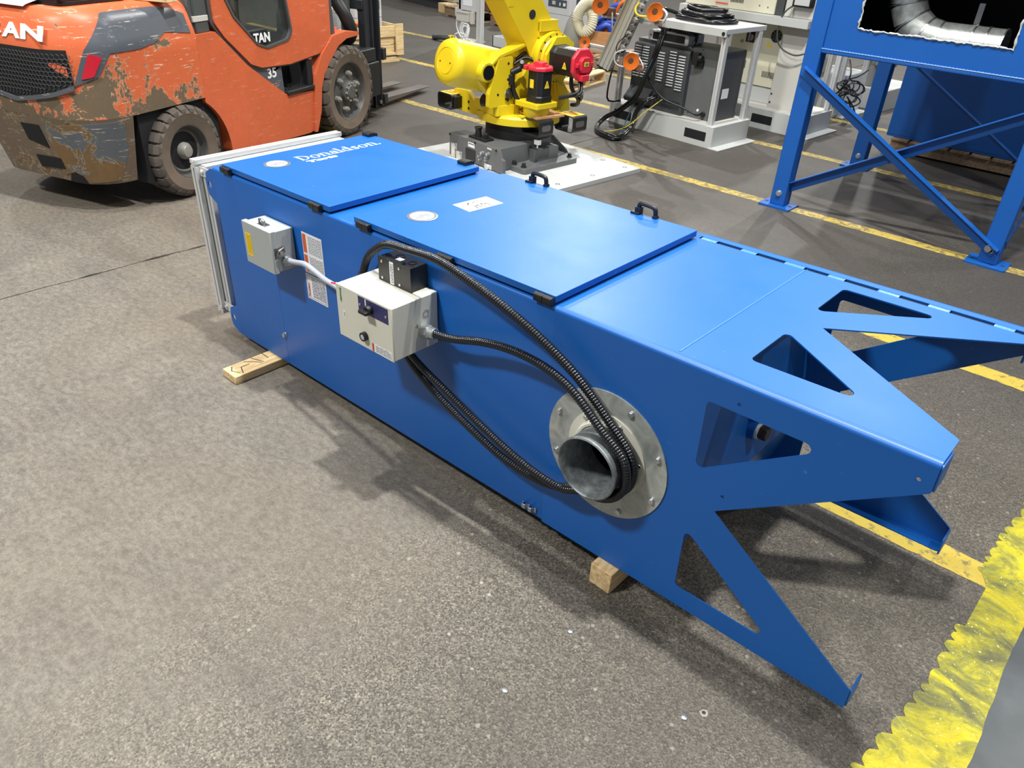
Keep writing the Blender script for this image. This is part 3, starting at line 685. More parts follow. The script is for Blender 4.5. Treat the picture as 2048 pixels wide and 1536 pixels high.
m = B(); m.lathe((-0.549, Yf - .0098, -0.222), (0, -1, 0), [(0.0088, 0), (0.0088, 0.002), (0, 0.003)], 20); m.build('button_centre', 'lens', pbn)
m = B(); decal(m, (-0.5195, Yf, -0.2585), (1, 0, 0), (0, 0, 1), [(0, 0.088, 0, 0.026)]); ws = m.build('warning_sticker', 'paper', cp, smooth=0)
m = B(); decal(m, (-0.5195, Yf, -0.2585), (1, 0, 0), (0, 0, 1), [(0, 0.008, 0.0, 0.026)], .0005); m.build('sticker_header', 'red_label', ws, smooth=0)
m = B(); decal(m, (-0.5195, Yf, -0.2585), (0, 0, 1), (-1, 0, 0), [(a, b, c - .084, d - .084) for a, b, c, d in textlines(0.003, 0.024, 0.0, 0.07, 12, 9)], .0005); m.build('sticker_print', 'greyink', ws, smooth=0)
m = B(); decal(m, (-0.646, Yf, -0.196), (1, 0, 0), (0, 0, 1), [(0, 0.011, 0, 0.024)]); sm = m.build('white_tag', 'paper', cp, smooth=0)
m = B(); decal(m, (-0.646, Yf, -0.196), (1, 0, 0), (0, 0, 1), [(0.004, 0.007, 0.004, 0.019)], .0005); m.build('tag_print', 'greyink', sm, smooth=0)
lettering('maker_mark', 'Schneider', 'green_ink', cp, (-0.6545, Yf - .0006, ZT - 0.103), (0, 0, -1), (1, 0, 0), 0.011, 0.045)
# knock-out marks on the right wall, fitting
m = B()
for (y, z, r_) in ((-0.05, -0.150, 0.012), (-0.05, -0.150, 0.0085)):
    m.lathe((-0.4268, y, z), (1, 0, 0), [(r_, 0), (r_, .0006), (r_ - .0008, .0006), (r_ - .0008, 0)], 22, False)
decal(m, (-0.4266, -0.085, -0.185), (0, 1, 0), (0, 0, 1), stroke([(-.004, 0), (.004, .010)], .0016) + stroke([(.006, -.004), (.0, .012)], .0016) + stroke([(-.006, .006), (.010, .004)], .0014) + stroke([(.012, 0), (.014, .014)], .0014))
m.build('knockout', 'greyink', CB, smooth=0)
m = B(); m.cyl((-0.427, -0.062, -0.200), (-0.405, -0.062, -0.197), 0.019, n=20); m.hexa((-0.410, -0.062, -0.1975), (1, 0, .1), 0.0215, 0.014); m.cyl((-0.398, -0.062, -0.196), (-0.376, -0.061, -0.1935), 0.018, 0.0165, n=20); m.build('conduit_fitting', 'zinc', CB, 0.0015, label='bright metal conduit fitting')
m = B(); m.cyl((-0.52, -0.07, -0.2605), (-0.52, -0.068, -0.292), 0.018, n=18); m.cyl((-0.475, -0.085, -0.2605), (-0.472, -0.085, -0.283), 0.018, n=18); m.build('conduit_fitting', 'zinc', CB, 0.0015)
m = B(); m.cyl((-0.724, -0.035, -0.18), (-0.724, -0.035, -0.12), 0.017, n=18); m.cyl((-0.724, -0.035, -0.175), (-0.68, -0.035, -0.185), 0.016, n=18); m.build('conduit_elbow', 'black', CB, 0.002)
# black relay box on the top of it
m = B(); m.box(-0.603, -0.467, -0.066, -0.004, -0.0945, -0.022); RB = m.build('relay_box', 'black', DC, 0.0015, label='black relay box standing on the control box')
m = B(); m.box(-0.606, -0.464, -0.0685, -0.064, -0.0945, -0.0205); m.build('cover', 'black', RB, 0.001)
m = B(); decal(m, (-0.554, -0.0687, -0.0925), (1, 0, 0), (0, 0, 1), [(0, 0.017, 0, 0.068)]); st = m.build('white_strip', 'paper', RB, smooth=0)
m = B(); decal(m, (-0.554, -0.0687, -0.0925), (0, 0, 1), (-1, 0, 0), [(a, b, c - .015, d - .015) for a, b, c, d in textlines(0.004, 0.064, 0.0, 0.013, 2, 12)], .0005); m.build('strip_print', 'ink', st, smooth=0)
for x in (-0.588, -0.512, ): 
    for z in (-0.034, -0.084):
        m = B(); m.lathe((x, -0.0685, z), (0, -1, 0), [(0.0042, 0), (0.004, 0.002), (0, 0.0028)], 12); m.build('screw', 'zinc', RB)
for x, y, r_ in ((-0.492, -0.035, 0.012), (-0.505, -0.056, 0.006), (-0.552, -0.028, 0.014), (-0.585, -0.045, 0.008)):
    m = B(); m.lathe((x, y, -0.0215), (0, 0, 1), [(r_, 0), (r_, .0012), (r_ - .0015, .0012), (r_ - .0015, 0)], 24, False)
    m.build('knockout_ring', 'black_gloss', RB, smooth=30)
m = B(); decal(m, (-0.548, -0.052, -0.0212), (1, 0, 0), (0, 1, 0), [(0, 0.022, 0, 0.018)]); m.build('white_tag', 'paper', RB, smooth=0)

# two corrugated black conduits hooked over the inlet pipe
pc = Vector((0.199, 0, -0.340))
def arc(y, r, angs): return [(pc.x + r * cos(radians(a)), y, pc.z + r * sin(radians(a))) for a in angs]
A1 = [(-0.724, -0.035, -0.119), (-0.698, -0.035, -0.066), (-0.648, -0.040, -0.023), (-0.587, -0.045, 0.010), (-0.488, -0.055, 0.025), (-0.371, -0.060, 0.034), (-0.276, -0.060, 0.020), (-0.167, -0.060, -0.006), (-0.068, -0.055, -0.040), (0.012, -0.050, -0.075), (0.090, -0.045, -0.118), (0.152, -0.038, -0.168), (0.217, -0.034, -0.226)]
A2 = [(0.079, -0.036, -0.500), (-0.022, -0.040, -0.515), (-0.133, -0.045, -0.500), (-0.25, -0.050, -0.459), (-0.376, -0.050, -0.412), (-0.474, -0.06, -0.345), (-0.520, -0.070, -0.285)]
B1 = [(-0.389, -0.061, -0.195), (-0.308, -0.060, -0.183), (-0.202, -0.060, -0.151), (-0.111, -0.060, -0.134), (-0.025, -0.060, -0.131), (0.049, -0.060, -0.141), (0.114, -0.062, -0.163), (0.165, -0.064, -0.195), (0.215, -0.066, -0.232)]
B2 = [(0.108, -0.064, -0.472), (0.019, -0.070, -0.465), (-0.088, -0.075, -0.436), (-0.205, -0.075, -0.398), (-0.316, -0.075, -0.356), (-0.415, -0.080, -0.312), (-0.472, -0.085, -0.275)]
m = B(); hose(m, A1 + arc(-0.034, 0.0995, (38, 10, -18, -46, -74, -100)) + A2, 0.0122); m.build('black_conduit', 'rubber_hose', DC, smooth=60, label='corrugated black conduit arching over the relay box')
m = B(); hose(m, B1 + arc(-0.063, 0.0995, (38, 10, -18, -46, -74, -100)) + B2, 0.0116); m.build('black_conduit', 'rubber_hose', DC, smooth=60, label='corrugated black conduit from the metal fitting')

# ------------------------------------------------------------------ lumber under the collector
def lumber(name, label, L, Wd, H, loc, rz, mat='wood', marks=None):
    t = thing(name, label, 'wood block', loc, rz)
    m = MB(); m.box(-L / 2, L / 2, -Wd / 2, Wd / 2, 0, H); o = m.build('plank', mat, t, 0.003)
    if marks:
        m = MB(); q = []
        for p in marks: q += stroke(p, 0.0035)
        decal(m, (-L / 2, -Wd / 2, H), (1, 0, 0), (0, 1, 0), q); m.build('pencil_marks', 'ink', o, smooth=0)
    return t
t = lumber('lumber_block', 'pale two-by-four with pencil marks under the far end of the collector', 1.05, 0.090, 0.0345, (-1.405, 0.327, 0), radians(90), 'wood', [[(0.03, 0.075), (0.015, 0.05), (0.03, 0.02)], [(0.04, 0.01), (0.055, 0.05), (0.09, 0.05)], [(0.085, 0.08), (0.12, 0.045), (0.13, 0.03)], [(0.12, 0.085), (0.14, 0.03)], [(0.17, 0.088), (0.17, 0.045)]])
t = lumber('lumber_block', 'pale wood block with a cracked end under the leg end of the collector', 0.85, 0.070, 0.0725, (0.240, 0.391, 0), radians(90), 'wood')
# ------------------------------------------------------------------ orange forklift
def worn(name, rgb, chip, chip2, chip_at=0.60, scr=0.5, rough=0.45, low=None, dirt=0.25, spots=()):
    t = NT(name); v = t.coord(); c = C4(rgb)
    n = t.noise(6.5, 7, 0.72, v, 0.5); big = t.noise(1.6, 4, 0.55, v)
    col = t.mix(big, tuple(x * 0.82 for x in c[:3]) + (1,), tuple(min(1, x * 1.08) for x in c[:3]) + (1,))
    col = t.mix(t.math('MULTIPLY', t.mask(t.noise(20, 5, 0.7, v), 0.5, 0.75), dirt), col, C4((96, 74, 54)))
    sc = t.mask(t.noise(4.0, 6, 0.72, t.coord((2.2, 2.2, 22))), 0.605, 0.635)
    col = t.mix(t.math('MULTIPLY', sc, scr), col, C4((225, 205, 180)))
    f = n
    if low is not None:
        sp = t.t.nodes.new('ShaderNodeSeparateXYZ'); t.l(v, sp.inputs[0])
        f = t.math('ADD', n, t.ramp(t.math('MULTIPLY', t.math('SUBTRACT', sp.outputs[2], low), 4.0), [(0.0, (0.15, 0.15, 0.15)), (0.7, (0, 0, 0))]))
    for (sx_, sy_, sz_, sr_, sa_) in spots:
        vd = t.t.nodes.new('ShaderNodeVectorMath'); vd.operation = 'DISTANCE'; t.l(v, vd.inputs[0]); vd.inputs[1].default_value = (sx_, sy_, sz_)
        f = t.math('ADD', f, t.ramp(t.math('DIVIDE', vd.outputs['Value'], sr_), [(0.2, (sa_, sa_, sa_)), (1.0, (0, 0, 0))]))
    mk = t.mask(f, chip_at, chip_at + 0.012); rim = t.mask(f, chip_at - 0.012, chip_at)
    cc = t.mix(t.noise(28, 4, 0.6, v), C4(chip), C4(chip2))
    col = t.mix(t.math('MULTIPLY', rim, 0.6), col, C4((214, 196, 160)))
    col = t.mix(mk, col, cc)
    t.set(col=col, rough=t.math('ADD', t.math('MULTIPLY', mk, 0.3), rough), spec=0.4); t.bump(t.math('MULTIPLY', mk, -1.0), 0.3, 0.002)
    return t.m
M['orange'] = worn('chipped_orange_paint', (206, 102, 62), (112, 92, 66), (92, 84, 72), 0.618, 0.75, 0.4, 0.52, 0.12, ((-0.10, -0.36, 0.70, 0.20, 0.13), (-0.05, -0.22, 0.78, 0.14, 0.12), (-0.04, 0.02, 0.86, 0.10, 0.10), (-0.04, -0.05, 0.60, 0.16, 0.10), (-0.30, -0.52, 0.60, 0.25, 0.06)))
M['orange_clean'] = worn('orange_paint', (206, 100, 62), (120, 84, 62), (104, 80, 66), 0.69, 0.22, 0.42, None, 0.2)
M['slate'] = worn('scuffed_slate_plastic', (84, 89, 97), (150, 120, 70), (120, 96, 70), 0.655, 0.55, 0.28, None, 0.08)
M['ballast'] = worn('scraped_ballast_steel', (96, 102, 108), (136, 104, 62), (100, 84, 66), 0.545, 0.8, 0.5, 0.22, 0.25)
M['ballast_edge'] = worn('dirty_brown_steel', (112, 98, 82), (86, 76, 64), (124, 96, 66), 0.58, 0.4, 0.6, None, 0.4)
M['grille'] = simple('grille_dark', (17, 18, 20), 0.7)
M['grille_bar'] = simple('grille_bar', (66, 68, 70), 0.5)
M['tail_red'] = simple('red_lens', (190, 34, 50), 0.2, var=0.15)
M['tyre'] = simple('dusty_solid_tyre', (78, 72, 66), 0.85, var=0.3, scale=14, bump=0.3, bscale=60)
M['tyre_side'] = simple('brown_dust_sidewall', (104, 92, 80), 0.9, var=0.3, scale=10, bump=0.3, bscale=50)
M['rim'] = simple('grey_rim', (92, 92, 90), 0.55, 0.2, var=0.25, scale=16)
M['hub'] = simple('pale_hub', (146, 144, 138), 0.5, 0.2, var=0.25, scale=30)
M['gasket'] = simple('grey_rubber_gasket', (74, 74, 76), 0.6)
M['mast'] = simple('mast_steel', (42, 44, 48), 0.42, 0.2, var=0.3, scale=9)
M['fork'] = simple('worn_fork_steel', (104, 98, 92), 0.5, 0.3, var=0.3, scale=6)
M['cab_grey'] = simple('cab_grey', (72, 76, 76), 0.5)
def glass_mat():
    t = NT('dusty_cab_glass'); t.set(col=C4((176, 184, 180)), rough=0.03, trans=0.97, ior=1.2); return t.m
M['glass'] = glass_mat()
FK = thing('forklift', 'scuffed orange forklift facing away to the right, number 35 on its side', 'forklift', (-3.384, 0.688, 0), radians(18.54))
BRt, BLt, ARt, RCt, A0t = -0.03, -1.09, -0.52, 0.30, 0.30
def plan(s):
    L1 = A0t - (ARt + RCt); L2 = RCt * pi / 2; L3 = (BRt - BLt) - 2 * RCt
    if s < L1: return Vector((BRt, A0t - s)), Vector((1, 0))
    s -= L1
    if s < L2: a = s / RCt; return Vector((BRt - RCt + RCt * cos(a), ARt + RCt - RCt * sin(a))), Vector((cos(a), -sin(a)))
    s -= L2
    if s < L3: return Vector((BRt - RCt - s, ARt)), Vector((0, -1))
    s -= L3
    if s < L2: a = s / RCt; return Vector((BLt + RCt - RCt * sin(a), ARt + RCt - RCt * cos(a))), Vector((-sin(a), -cos(a)))
    return Vector((BLt, ARt + RCt + (s - L2))), Vector((-1, 0))
def inset(z): return (0.53 - z) * 0.22 if z < 0.53 else (0.0 if z < 0.88 else (z - 0.88) * 0.35 + max(0, z - 1.0) ** 2 * 14)
def Sf(s, z, off=0.0):
    p, n = plan(s); p = p + n * (off - inset(z)); return Vector((p.x, p.y, z))
def interp(tab, s):
    for (a, b), (c, d) in zip(tab, tab[1:]):
        if s <= c: return b + (d - b) * max(0, min(1, (s - a) / (c - a) if c > a else 0))
    return tab[-1][1]
def loft(m, s0, s1, zs, ns=60):
    ss = [s0 + (s1 - s0) * i / ns for i in range(ns + 1)]
    m.rings([[Sf(s, z) for s in ss] for z in zs], True, True)
def patch(name, mat, parent, lo, hi, off=0.004, nz=5, label=None, dens=0.02, inner=-0.003, smooth=40):
    s0, s1 = max(lo[0][0], hi[0][0]), min(lo[-1][0], hi[-1][0]); ns = max(3, int((s1 - s0) / dens)); m = MB(); vs = []; fs = []
    for i in range(ns + 1):
        s = s0 + (s1 - s0) * i / ns; a, b = interp(lo, s), interp(hi, s); b = max(b, a + 0.0005)
        for k in range(nz + 1): vs.append(Sf(s, a + (b - a) * k / nz, off))
        vs += [Sf(s, b, inner), Sf(s, a, inner)]
    q = nz + 3
    for i in range(ns):
        for k in range(q):
            k2 = (k + 1) % q; fs.append((i * q + k, (i + 1) * q + k, (i + 1) * q + k2, i * q + k2))
    fs += [tuple(range(q)), tuple(reversed(range(ns * q, ns * q + q)))]
    m.add(vs, fs); return m.build(name, mat, parent, smooth=smooth, label=label)
m = MB(); loft(m, 0.0, 2.44, [0.53, 0.56, 0.60, 0.66, 0.72, 0.80, 0.88, 0.93, 0.98, 1.01, 1.03, 1.045, 1.052]); hoodp = m.build('counterweight', 'orange', FK, smooth=40, label='chipped orange rear body')
m = MB(); loft(m, 0.545, 1.895, [0.165, 0.19, 0.25, 0.33, 0.42, 0.50, 0.529]); lowp = m.build('ballast', 'ballast_edge', FK, smooth=40, label='dirty scraped steel ballast low at the rear')
patch('scraped_panel', 'ballast', lowp, [(0.60, 0.33), (0.66, 0.185), (0.88, 0.172), (0.92, 0.215), (1.0, 0.225), (1.07, 0.20)], [(0.60, 0.513), (0.82, 0.508), (1.07, 0.482)], 0.004)
for a, b in ((1.10, 1.24),):
    patch('dark_slot', 'dark_int', lowp, [(a, 0.35), (b, 0.38)], [(a, 0.478), (b, 0.474)], 0.0035, 2)
patch('dark_slot', 'dark_int', lowp, [(1.045, 0.237), (1.24, 0.222)], [(1.04, 0.300), (1.24, 0.292)], 0.0055, 2)
patch('dark_slot', 'dark_int', lowp, [(0.905, 0.166), (1.045, 0.166)], [(0.905, 0.168), (0.93, 0.215), (0.975, 0.232), (1.02, 0.215), (1.045, 0.175)], 0.0058, 3)
sh = patch('shoulder_panel', 'slate', FK, [(0.034, 0.889), (0.214, 0.911), (0.31, 0.868), (0.414, 0.850), (0.60, 0.850), (0.674, 0.745), (0.80, 0.700)], [(0.034, 0.985), (0.12, 1.02), (0.228, 1.034), (0.574, 1.032), (0.724, 0.866), (0.80, 0.702)], 0.005, 6, 'grey scuffed shoulder panel')
patch('tail_lamp', 'tail_red', FK, [(0.646, 0.832), (0.70, 0.744), (0.758, 0.734)], [(0.646, 0.835), (0.704, 0.854), (0.758, 0.737)], 0.009, 4, 'red tail lamp', 0.008)
glo = [(0.80, 0.706), (0.912, 0.668), (1.05, 0.640), (1.19, 0.618), (1.33, 0.640), (1.50, 0.678), (1.60, 0.706)]
ghi = [(0.745, 0.872), (0.80, 0.872), (1.19, 0.872), (1.60, 0.872), (1.65, 0.872)]
gr = patch('grille_recess', 'grille', FK, glo, ghi, 0.003, 4, 'dark rear grille')
patch('grille_lip', 'slate', FK, [(a, b - 0.022) for a, b in glo], [(a, b) for a, b in glo], 0.012, 2)
m = MB(); hx = 0.014
def hexbar(s0, z0, s1, z1):
    a, b = Sf(s0, z0, 0.007), Sf(s1, z1, 0.007); bar(m, a, b, 0.0022, 0.0022, (0, 0, 1) if abs(z1 - z0) < 0.004 else (0.3, 0.9, 0), False)
row = 0; z = 0.63
while z < 0.865:
    s = 0.80 + (0.5 * 1.732 * hx if row % 2 else 0)
    while s < 1.40:
        if z - hx > interp(glo, s) and z + hx < 0.868:
            for (da, db) in ((90, 150), (150, 210), (210, 270)):
                hexbar(s + hx * cos(radians(da)), z + hx * sin(radians(da)), s + hx * cos(radians(db)), z + hx * sin(radians(db)))
        s += 1.732 * hx
    row += 1; z += 1.5 * hx
o = m.build('hex_mesh', 'grille_bar', gr, smooth=0, label='black hexagon mesh'); o['kind'] = 'stuff'
patch('orange_scrap', 'orange_clean', gr, [(0.815, 0.745), (0.87, 0.775), (0.90, 0.80)], [(0.815, 0.792), (0.87, 0.812), (0.90, 0.81)], 0.006, 2, None, 0.01)
for ch, s_ in (('N', 1.555), ('I', 1.42), ('S', 1.378), ('S', 1.315), ('A', 1.178), ('N', 1.046)):
    p, n = plan(s_); n3 = Vector((n.x, n.y, 0.33)).normalized(); xd = Vector((-n.y, n.x, 0)); yd = n3.cross(xd)
    w_ = 0.028 if ch == 'I' else (0.155 if s_ < 1.1 else 0.128)
    lettering('lettering', ch, 'white_mark', FK, Sf(s_, 0.912, 0.004), xd, Vector((0, 0, 1)) - n3 * n3.z, 0.096, w_, 0.0035, 0.002)
# lower body between the wheels, the sill, door, step, fender: side plates with their own depth
def plate(name, mat, pts, b0, b1, r=0.0, parent=None, bevel=0.004, label=None, holes=()):
    m = MB(); m.prism(rpoly(pts, r, 4) if r else pts, 'x', b0, b1, holes); return m.build(name, mat, parent or FK, bevel, smooth=40, label=label)
arch = [(0.30 + 0.0, 0.545)] + [(0.085 + 0.375 * cos(radians(a)), 0.185 + 0.385 * sin(radians(a))) for a in range(56, -1, -7)]
plate('side_body', 'orange_clean', [(0.303, 0.872), (0.303, 0.545)] + arch[1:] + [(0.47, 0.165), (0.843, 0.137), (1.261, 0.118), (1.300, 0.125), (1.345, 0.40), (1.062, 0.412), (1.0, 0.450), (0.86, 0.545), (0.70, 0.655), (0.50, 0.838), (0.46, 0.874)], -0.30, -0.032, 0.012, label='long orange lower side body')
m = MB(); m.box(-1.05, -0.30, 0.30, 1.40, 0.15, 0.60); m.build('chassis', 'mast', FK, smooth=0)
m = MB(); m.box(-1.0, -0.06, -0.20, 0.40, 0.14, 0.528); m.build('wheel_well', 'dark_int', FK, smooth=0)
plate('kick_panel', 'slate', [(0.70, 0.648), (1.038, 0.600), (1.046, 0.43), (1.0, 0.450), (0.86, 0.545)], -0.30, -0.048, 0.006, label='dark kick panel with the number 35')
lettering('number', '35', 'white_mark', FK, (-0.0465, 0.893, 0.545), (0, 1, 0), (0, 0, 1), 0.085, 0.088, 0.0022, 0.001)
m = MB(); m.box(-0.32, -0.20, 1.04, 1.36, 0.40, 0.62); m.box(-0.30, -0.04, 1.30, 1.36, 0.43, 0.60); m.build('step_recess', 'dark_int', FK, smooth=0)
m = MB(); m.box(-0.24, -0.018, 1.05, 1.345, 0.412, 0.438); stp = m.build('step', 'black_steel', FK, 0.004, label='black step tread')
for i in range(4):
    for j in range(7):
        m = MB(); m.cbox((-0.20 + 0.045 * i, 1.085 + 0.037 * j, 0.4405), (0.022, 0.018, 0.006)); m.build('tread_lug', 'black_steel', stp, 0.002)
dpoly = [(0.462, 1.62), (0.462, 0.924), (0.531, 0.836), (0.735, 0.655), (0.831, 0.622), (1.121, 0.606), (1.455, 0.632), (1.592, 0.724), (1.60, 0.958), (1.53, 1.62)]
wpoly = [(0.47 + .06, 1.56), (0.565, 1.045), (0.622, 0.938), (0.809, 0.760), (0.904, 0.728), (1.121, 0.752), (1.166, 0.803), (1.137, 0.992), (1.06, 1.56)]
big = [(a + (a - 1.03) * 0.035, z + (z - 1.1) * 0.022) for a, z in dpoly]
wr = rpoly(wpoly, 0.05, 6)
plate('door_seal', 'gasket', rpoly(big, 0.03, 4), -0.10, -0.041, 0, bevel=0, holes=[wr])
plate('cab_door', 'orange_clean', rpoly(dpoly, 0.03, 4), -0.06, -0.030, 0, holes=[wr], label='orange cab door with a large dark window', bevel=0)
wi = [(1.0 - 0.0 + (a - 0.86) * 0.94 - 0.14, 1.1 + (z - 1.1) * 0.965) for a, z in wr]
plate('window_seal', 'gasket', wr, -0.05, -0.024, 0, holes=[wi], bevel=0)
plate('window_pane', 'glass', wi, -0.046, -0.042, 0, bevel=0, label='dusty dark window pane')
lettering('lettering', 'TAN', 'white_mark', FK, (-0.0405, 0.795, 0.772), (0, 1, -0.03), (0, 0, 1), 0.075, 0.155, 0.0025, 0.001)
# cab innards and pillars
m = MB(); m.box(-1.0, -0.55, 0.45, 1.55, 0.60, 0.74); m.box(-0.85, -0.38, 0.50, 0.95, 0.66, 0.80); m.build('cab_floor', 'mast', FK, 0.02)
m = MB(); m.box(-0.85, -0.38, 0.50, 0.62, 0.80, 1.35); m.box(-0.83, -0.40, 0.55, 0.98, 0.80, 0.90); m.build('seat', 'black', FK, 0.04)
m = MB(); m.cyl((-0.30, 0.95, 0.72), (-0.34, 1.02, 0.98), 0.012, n=10); m.ball((-0.34, 1.02, 0.99), 0.022, 12); m.build('lever', 'black', FK)
m = MB(); m.cyl((-0.55, 1.30, 0.70), (-0.55, 1.05, 1.06), 0.03); m.tube([(-0.55 + 0.17 * cos(a), 1.05 + 0.10 * sin(a), 1.08 + 0.13 * sin(a)) for a in [2 * pi * k / 24 for k in range(24)]], 0.014, 8, True); m.build('steering_wheel', 'black', FK)
m = MB(); m.box(-1.06, -1.03, 0.46, 1.5, 0.6, 1.0); m.build('far_side_panel', 'orange_clean', FK, 0.004)
m = MB(); m.box(-1.0, -0.06, 0.30, 0.455, 0.87, 1.10); m.box(-0.14, -0.05, 0.33, 0.44, 0.87, 2.02); m.box(-1.02, -0.93, 0.33, 0.44, 0.87, 2.02); m.build('rear_pillar', 'cab_grey', FK, 0.008, label='dark grey rear pillar')
m = MB(); m.box(-0.058, -0.045, 0.315, 0.435, 0.935, 0.965); m.build('pillar_plate', 'offwhite', FK, 0.002)
m = MB(); m.rings([[(b, a, z) for b, a in ((-0.05, a0), (-0.05, a0 + .05), (-0.11, a0 + .05), (-0.11, a0))] for a0, z in ((1.63, 0.70), (1.61, 0.96), (1.50, 2.02))], True, True); m.rings([[(b, a, z) for b, a in ((-0.97, a0), (-0.97, a0 + .05), (-1.03, a0 + .05), (-1.03, a0))] for a0, z in ((1.63, 0.70), (1.61, 0.96), (1.50, 2.02))], True, True); m.build('front_pillar', 'gasket', FK, 0.008, label='grey front pillar')
m = MB(); m.box(-1.03, -0.05, 0.33, 0.40, 2.0, 2.05); m.box(-1.03, -0.05, 1.49, 1.55, 2.0, 2.05)
for i in range(7): m.box(-1.0 + i * 0.15, -0.96 + i * 0.15, 0.36, 1.52, 2.01, 2.04)
m.build('overhead_guard', 'gasket', FK, 0.006)
fo = [(1.30, 0.118), (1.345, 0.40), (1.372, 0.50), (1.462, 0.628), (1.60, 0.728), (1.76, 0.742), (1.93, 0.722), (1.93, 0.700), (1.77, 0.693), (1.66, 0.655), (1.566, 0.578), (1.47, 0.490), (1.425, 0.40), (1.395, 0.24), (1.335, 0.112)]
plate('front_fender', 'orange_clean', fo, -0.30, -0.018, 0.006, label='bright orange front fender')
m = MB(); m.box(-1.0, -0.28, 1.38, 2.1, 0.15, 0.62); m.build('front_axle_housing', 'dark_int', FK, smooth=0)
# wheels
def wheel(name, b, a, z, r, w, rr, front, sgn=1):
    wh = bpy.data.objects.new(name, None); COL.objects.link(wh); wh.parent = FK; wh.location = (b, a, z); wh.rotation_euler = (0, 0, 0 if sgn > 0 else pi)
    wh['label'] = 'dusty front wheel with lug nuts' if front else 'small rear wheel with a pale hub'
    m = MB(); m.lathe((0, 0, 0), (1, 0, 0), [(rr, -w), (r * .93, -w), (r * .955, -w + .03), (r * .955, -0.035), (r * .93, -0.012), (r * .86, 0.0), (r * .83, 0.002), (r * .80, -0.002), (rr + .012, -0.004), (rr, -0.010), (rr - .004, -0.05)], 48, False); m.build('tyre', 'tyre_side', wh, smooth=30, label='brown dusty tyre')
    n = 22 if front else 24
    mm = MB(); ca = 2 * pi / n * 0.80; pr = []
    for i in range(n):
        m = MB(); a0 = 2 * pi * i / n; q = []
        for (rad, x) in ((r * .845, 0.0035), (r * .93, -0.001), (r, -0.018), (r, -w * .52), (r * .93, -w * .52), (r * .93, -0.02)):
            q.append([Vector((x, rad * cos(a0 + d), rad * sin(a0 + d))) for d in ((-ca / 2 if rad > r * .9 else -ca * .30), 0, (ca / 2 if rad > r * .9 else ca * .30))])
        rings = [[q[k][j] for k in range(6)] for j in range(3)]
        m.rings(rings, True, True); m.build('tread_lug', 'tyre', wh, 0.003, 0)
    m = MB(); m.lathe((0, 0, 0), (1, 0, 0), [(rr, -0.008), (rr * .97, -0.020), (rr * .93, -0.055), (rr * .80, -0.062 if front else -0.05), (rr * .55, -0.050 if front else -0.085), (rr * .25, -0.03 if front else -.085), (0, -0.03 if front else -.085)], 40, False); rm = m.build('rim', 'rim', wh, smooth=35)
    if front:
        m = MB(); m.lathe((0, 0, 0), (1, 0, 0), [(rr * .40, -0.05), (rr * .38, -0.01), (rr * .24, 0.004), (rr * .22, 0.012), (0, 0.012)], 24); m.build('hub', 'rim', rm)
        for i in range(6):
            t_ = 2 * pi * i / 6 + .3; c = Vector((-0.052, rr * .62 * cos(t_), rr * .62 * sin(t_)))
            m = MB(); m.cyl(c, c + Vector((0.035, 0, 0)), rr * .115, rr * .10, 8); m.cyl(c + Vector((.035, 0, 0)), c + Vector((.048, 0, 0)), rr * .055, n=8); m.build('lug_nut', 'hub', rm, 0.002)
        for i in range(10):
            t_ = 2 * pi * i / 10; c = Vector((-0.004, rr * .30 * cos(t_), rr * .30 * sin(t_))); m = MB(); m.hexa(c, (1, 0, 0), rr * .045, 0.014); m.build('hub_bolt', 'hub', rm)
    else:
        m = MB(); m.lathe((0, 0, 0), (1, 0, 0), [(rr * .34, -0.085), (rr * .33, -0.04), (rr * .22, -0.018), (0, -0.014)], 24); m.build('hub', 'hub', rm)
        for i in range(6):
            t_ = 2 * pi * i / 6; c = Vector((-0.085, rr * .58 * cos(t_), rr * .58 * sin(t_))); m = MB(); m.hexa(c, (1, 0, 0), rr * .09, 0.02); m.build('lug_nut', 'hub', rm)
    return wh
wheel('rear_wheel', -0.002, 0.085, 0.262, 0.262, 0.19, 0.148, False)
wheel('rear_wheel', -1.118, 0.085, 0.262, 0.262, 0.19, 0.148, False, -1)
wheel('front_wheel', 0.0, 1.755, 0.323, 0.323, 0.24, 0.205, True)
wheel('front_wheel', -1.12, 1.755, 0.323, 0.323, 0.24, 0.205, True, -1)
# mast, carriage, forks
for b in (-0.20, -0.86):
    m = MB(); ch = [(b - .045, 2.33), (b + .045, 2.33), (b + .045, 2.345), (b - .02, 2.345), (b - .02, 2.425), (b + .045, 2.425), (b + .045, 2.445), (b - .045, 2.445)]
    m.prism(ch, 'z', 0.075, 2.05); m.build('mast_rail', 'mast', FK, 0.003, 0, label='black mast rail')
    m = MB(); m.box(b - .035, b + .028, 2.25, 2.325, 0.10, 1.9); m.build('inner_mast_rail', 'mast', FK, 0.004)
    m = MB(); m.cyl((b + .045, 2.385, 0.30), (b + .055, 2.385, 0.30), 0.012, n=10); m.cyl((b + .045, 2.40, 0.115), (b + .055, 2.40, 0.115), 0.016, n=10); m.build('roller_pin', 'steel', FK)
    bb = b - 0.10 if b > -.5 else b + .10
    m = MB(); m.cyl((bb, 2.18, 0.15), (bb, 2.18, 1.7), 0.038, n=20); m.build('lift_cylinder', 'cab_grey', FK, label='grey lift cylinder')
for z0, z1 in ((0.83, 0.90), (1.5, 1.58), (0.12, 0.22)):
    m = MB(); m.box(-0.88, -0.18, 2.24, 2.32, z0, z1); m.build('mast_crossbar', 'mast', FK, 0.005)
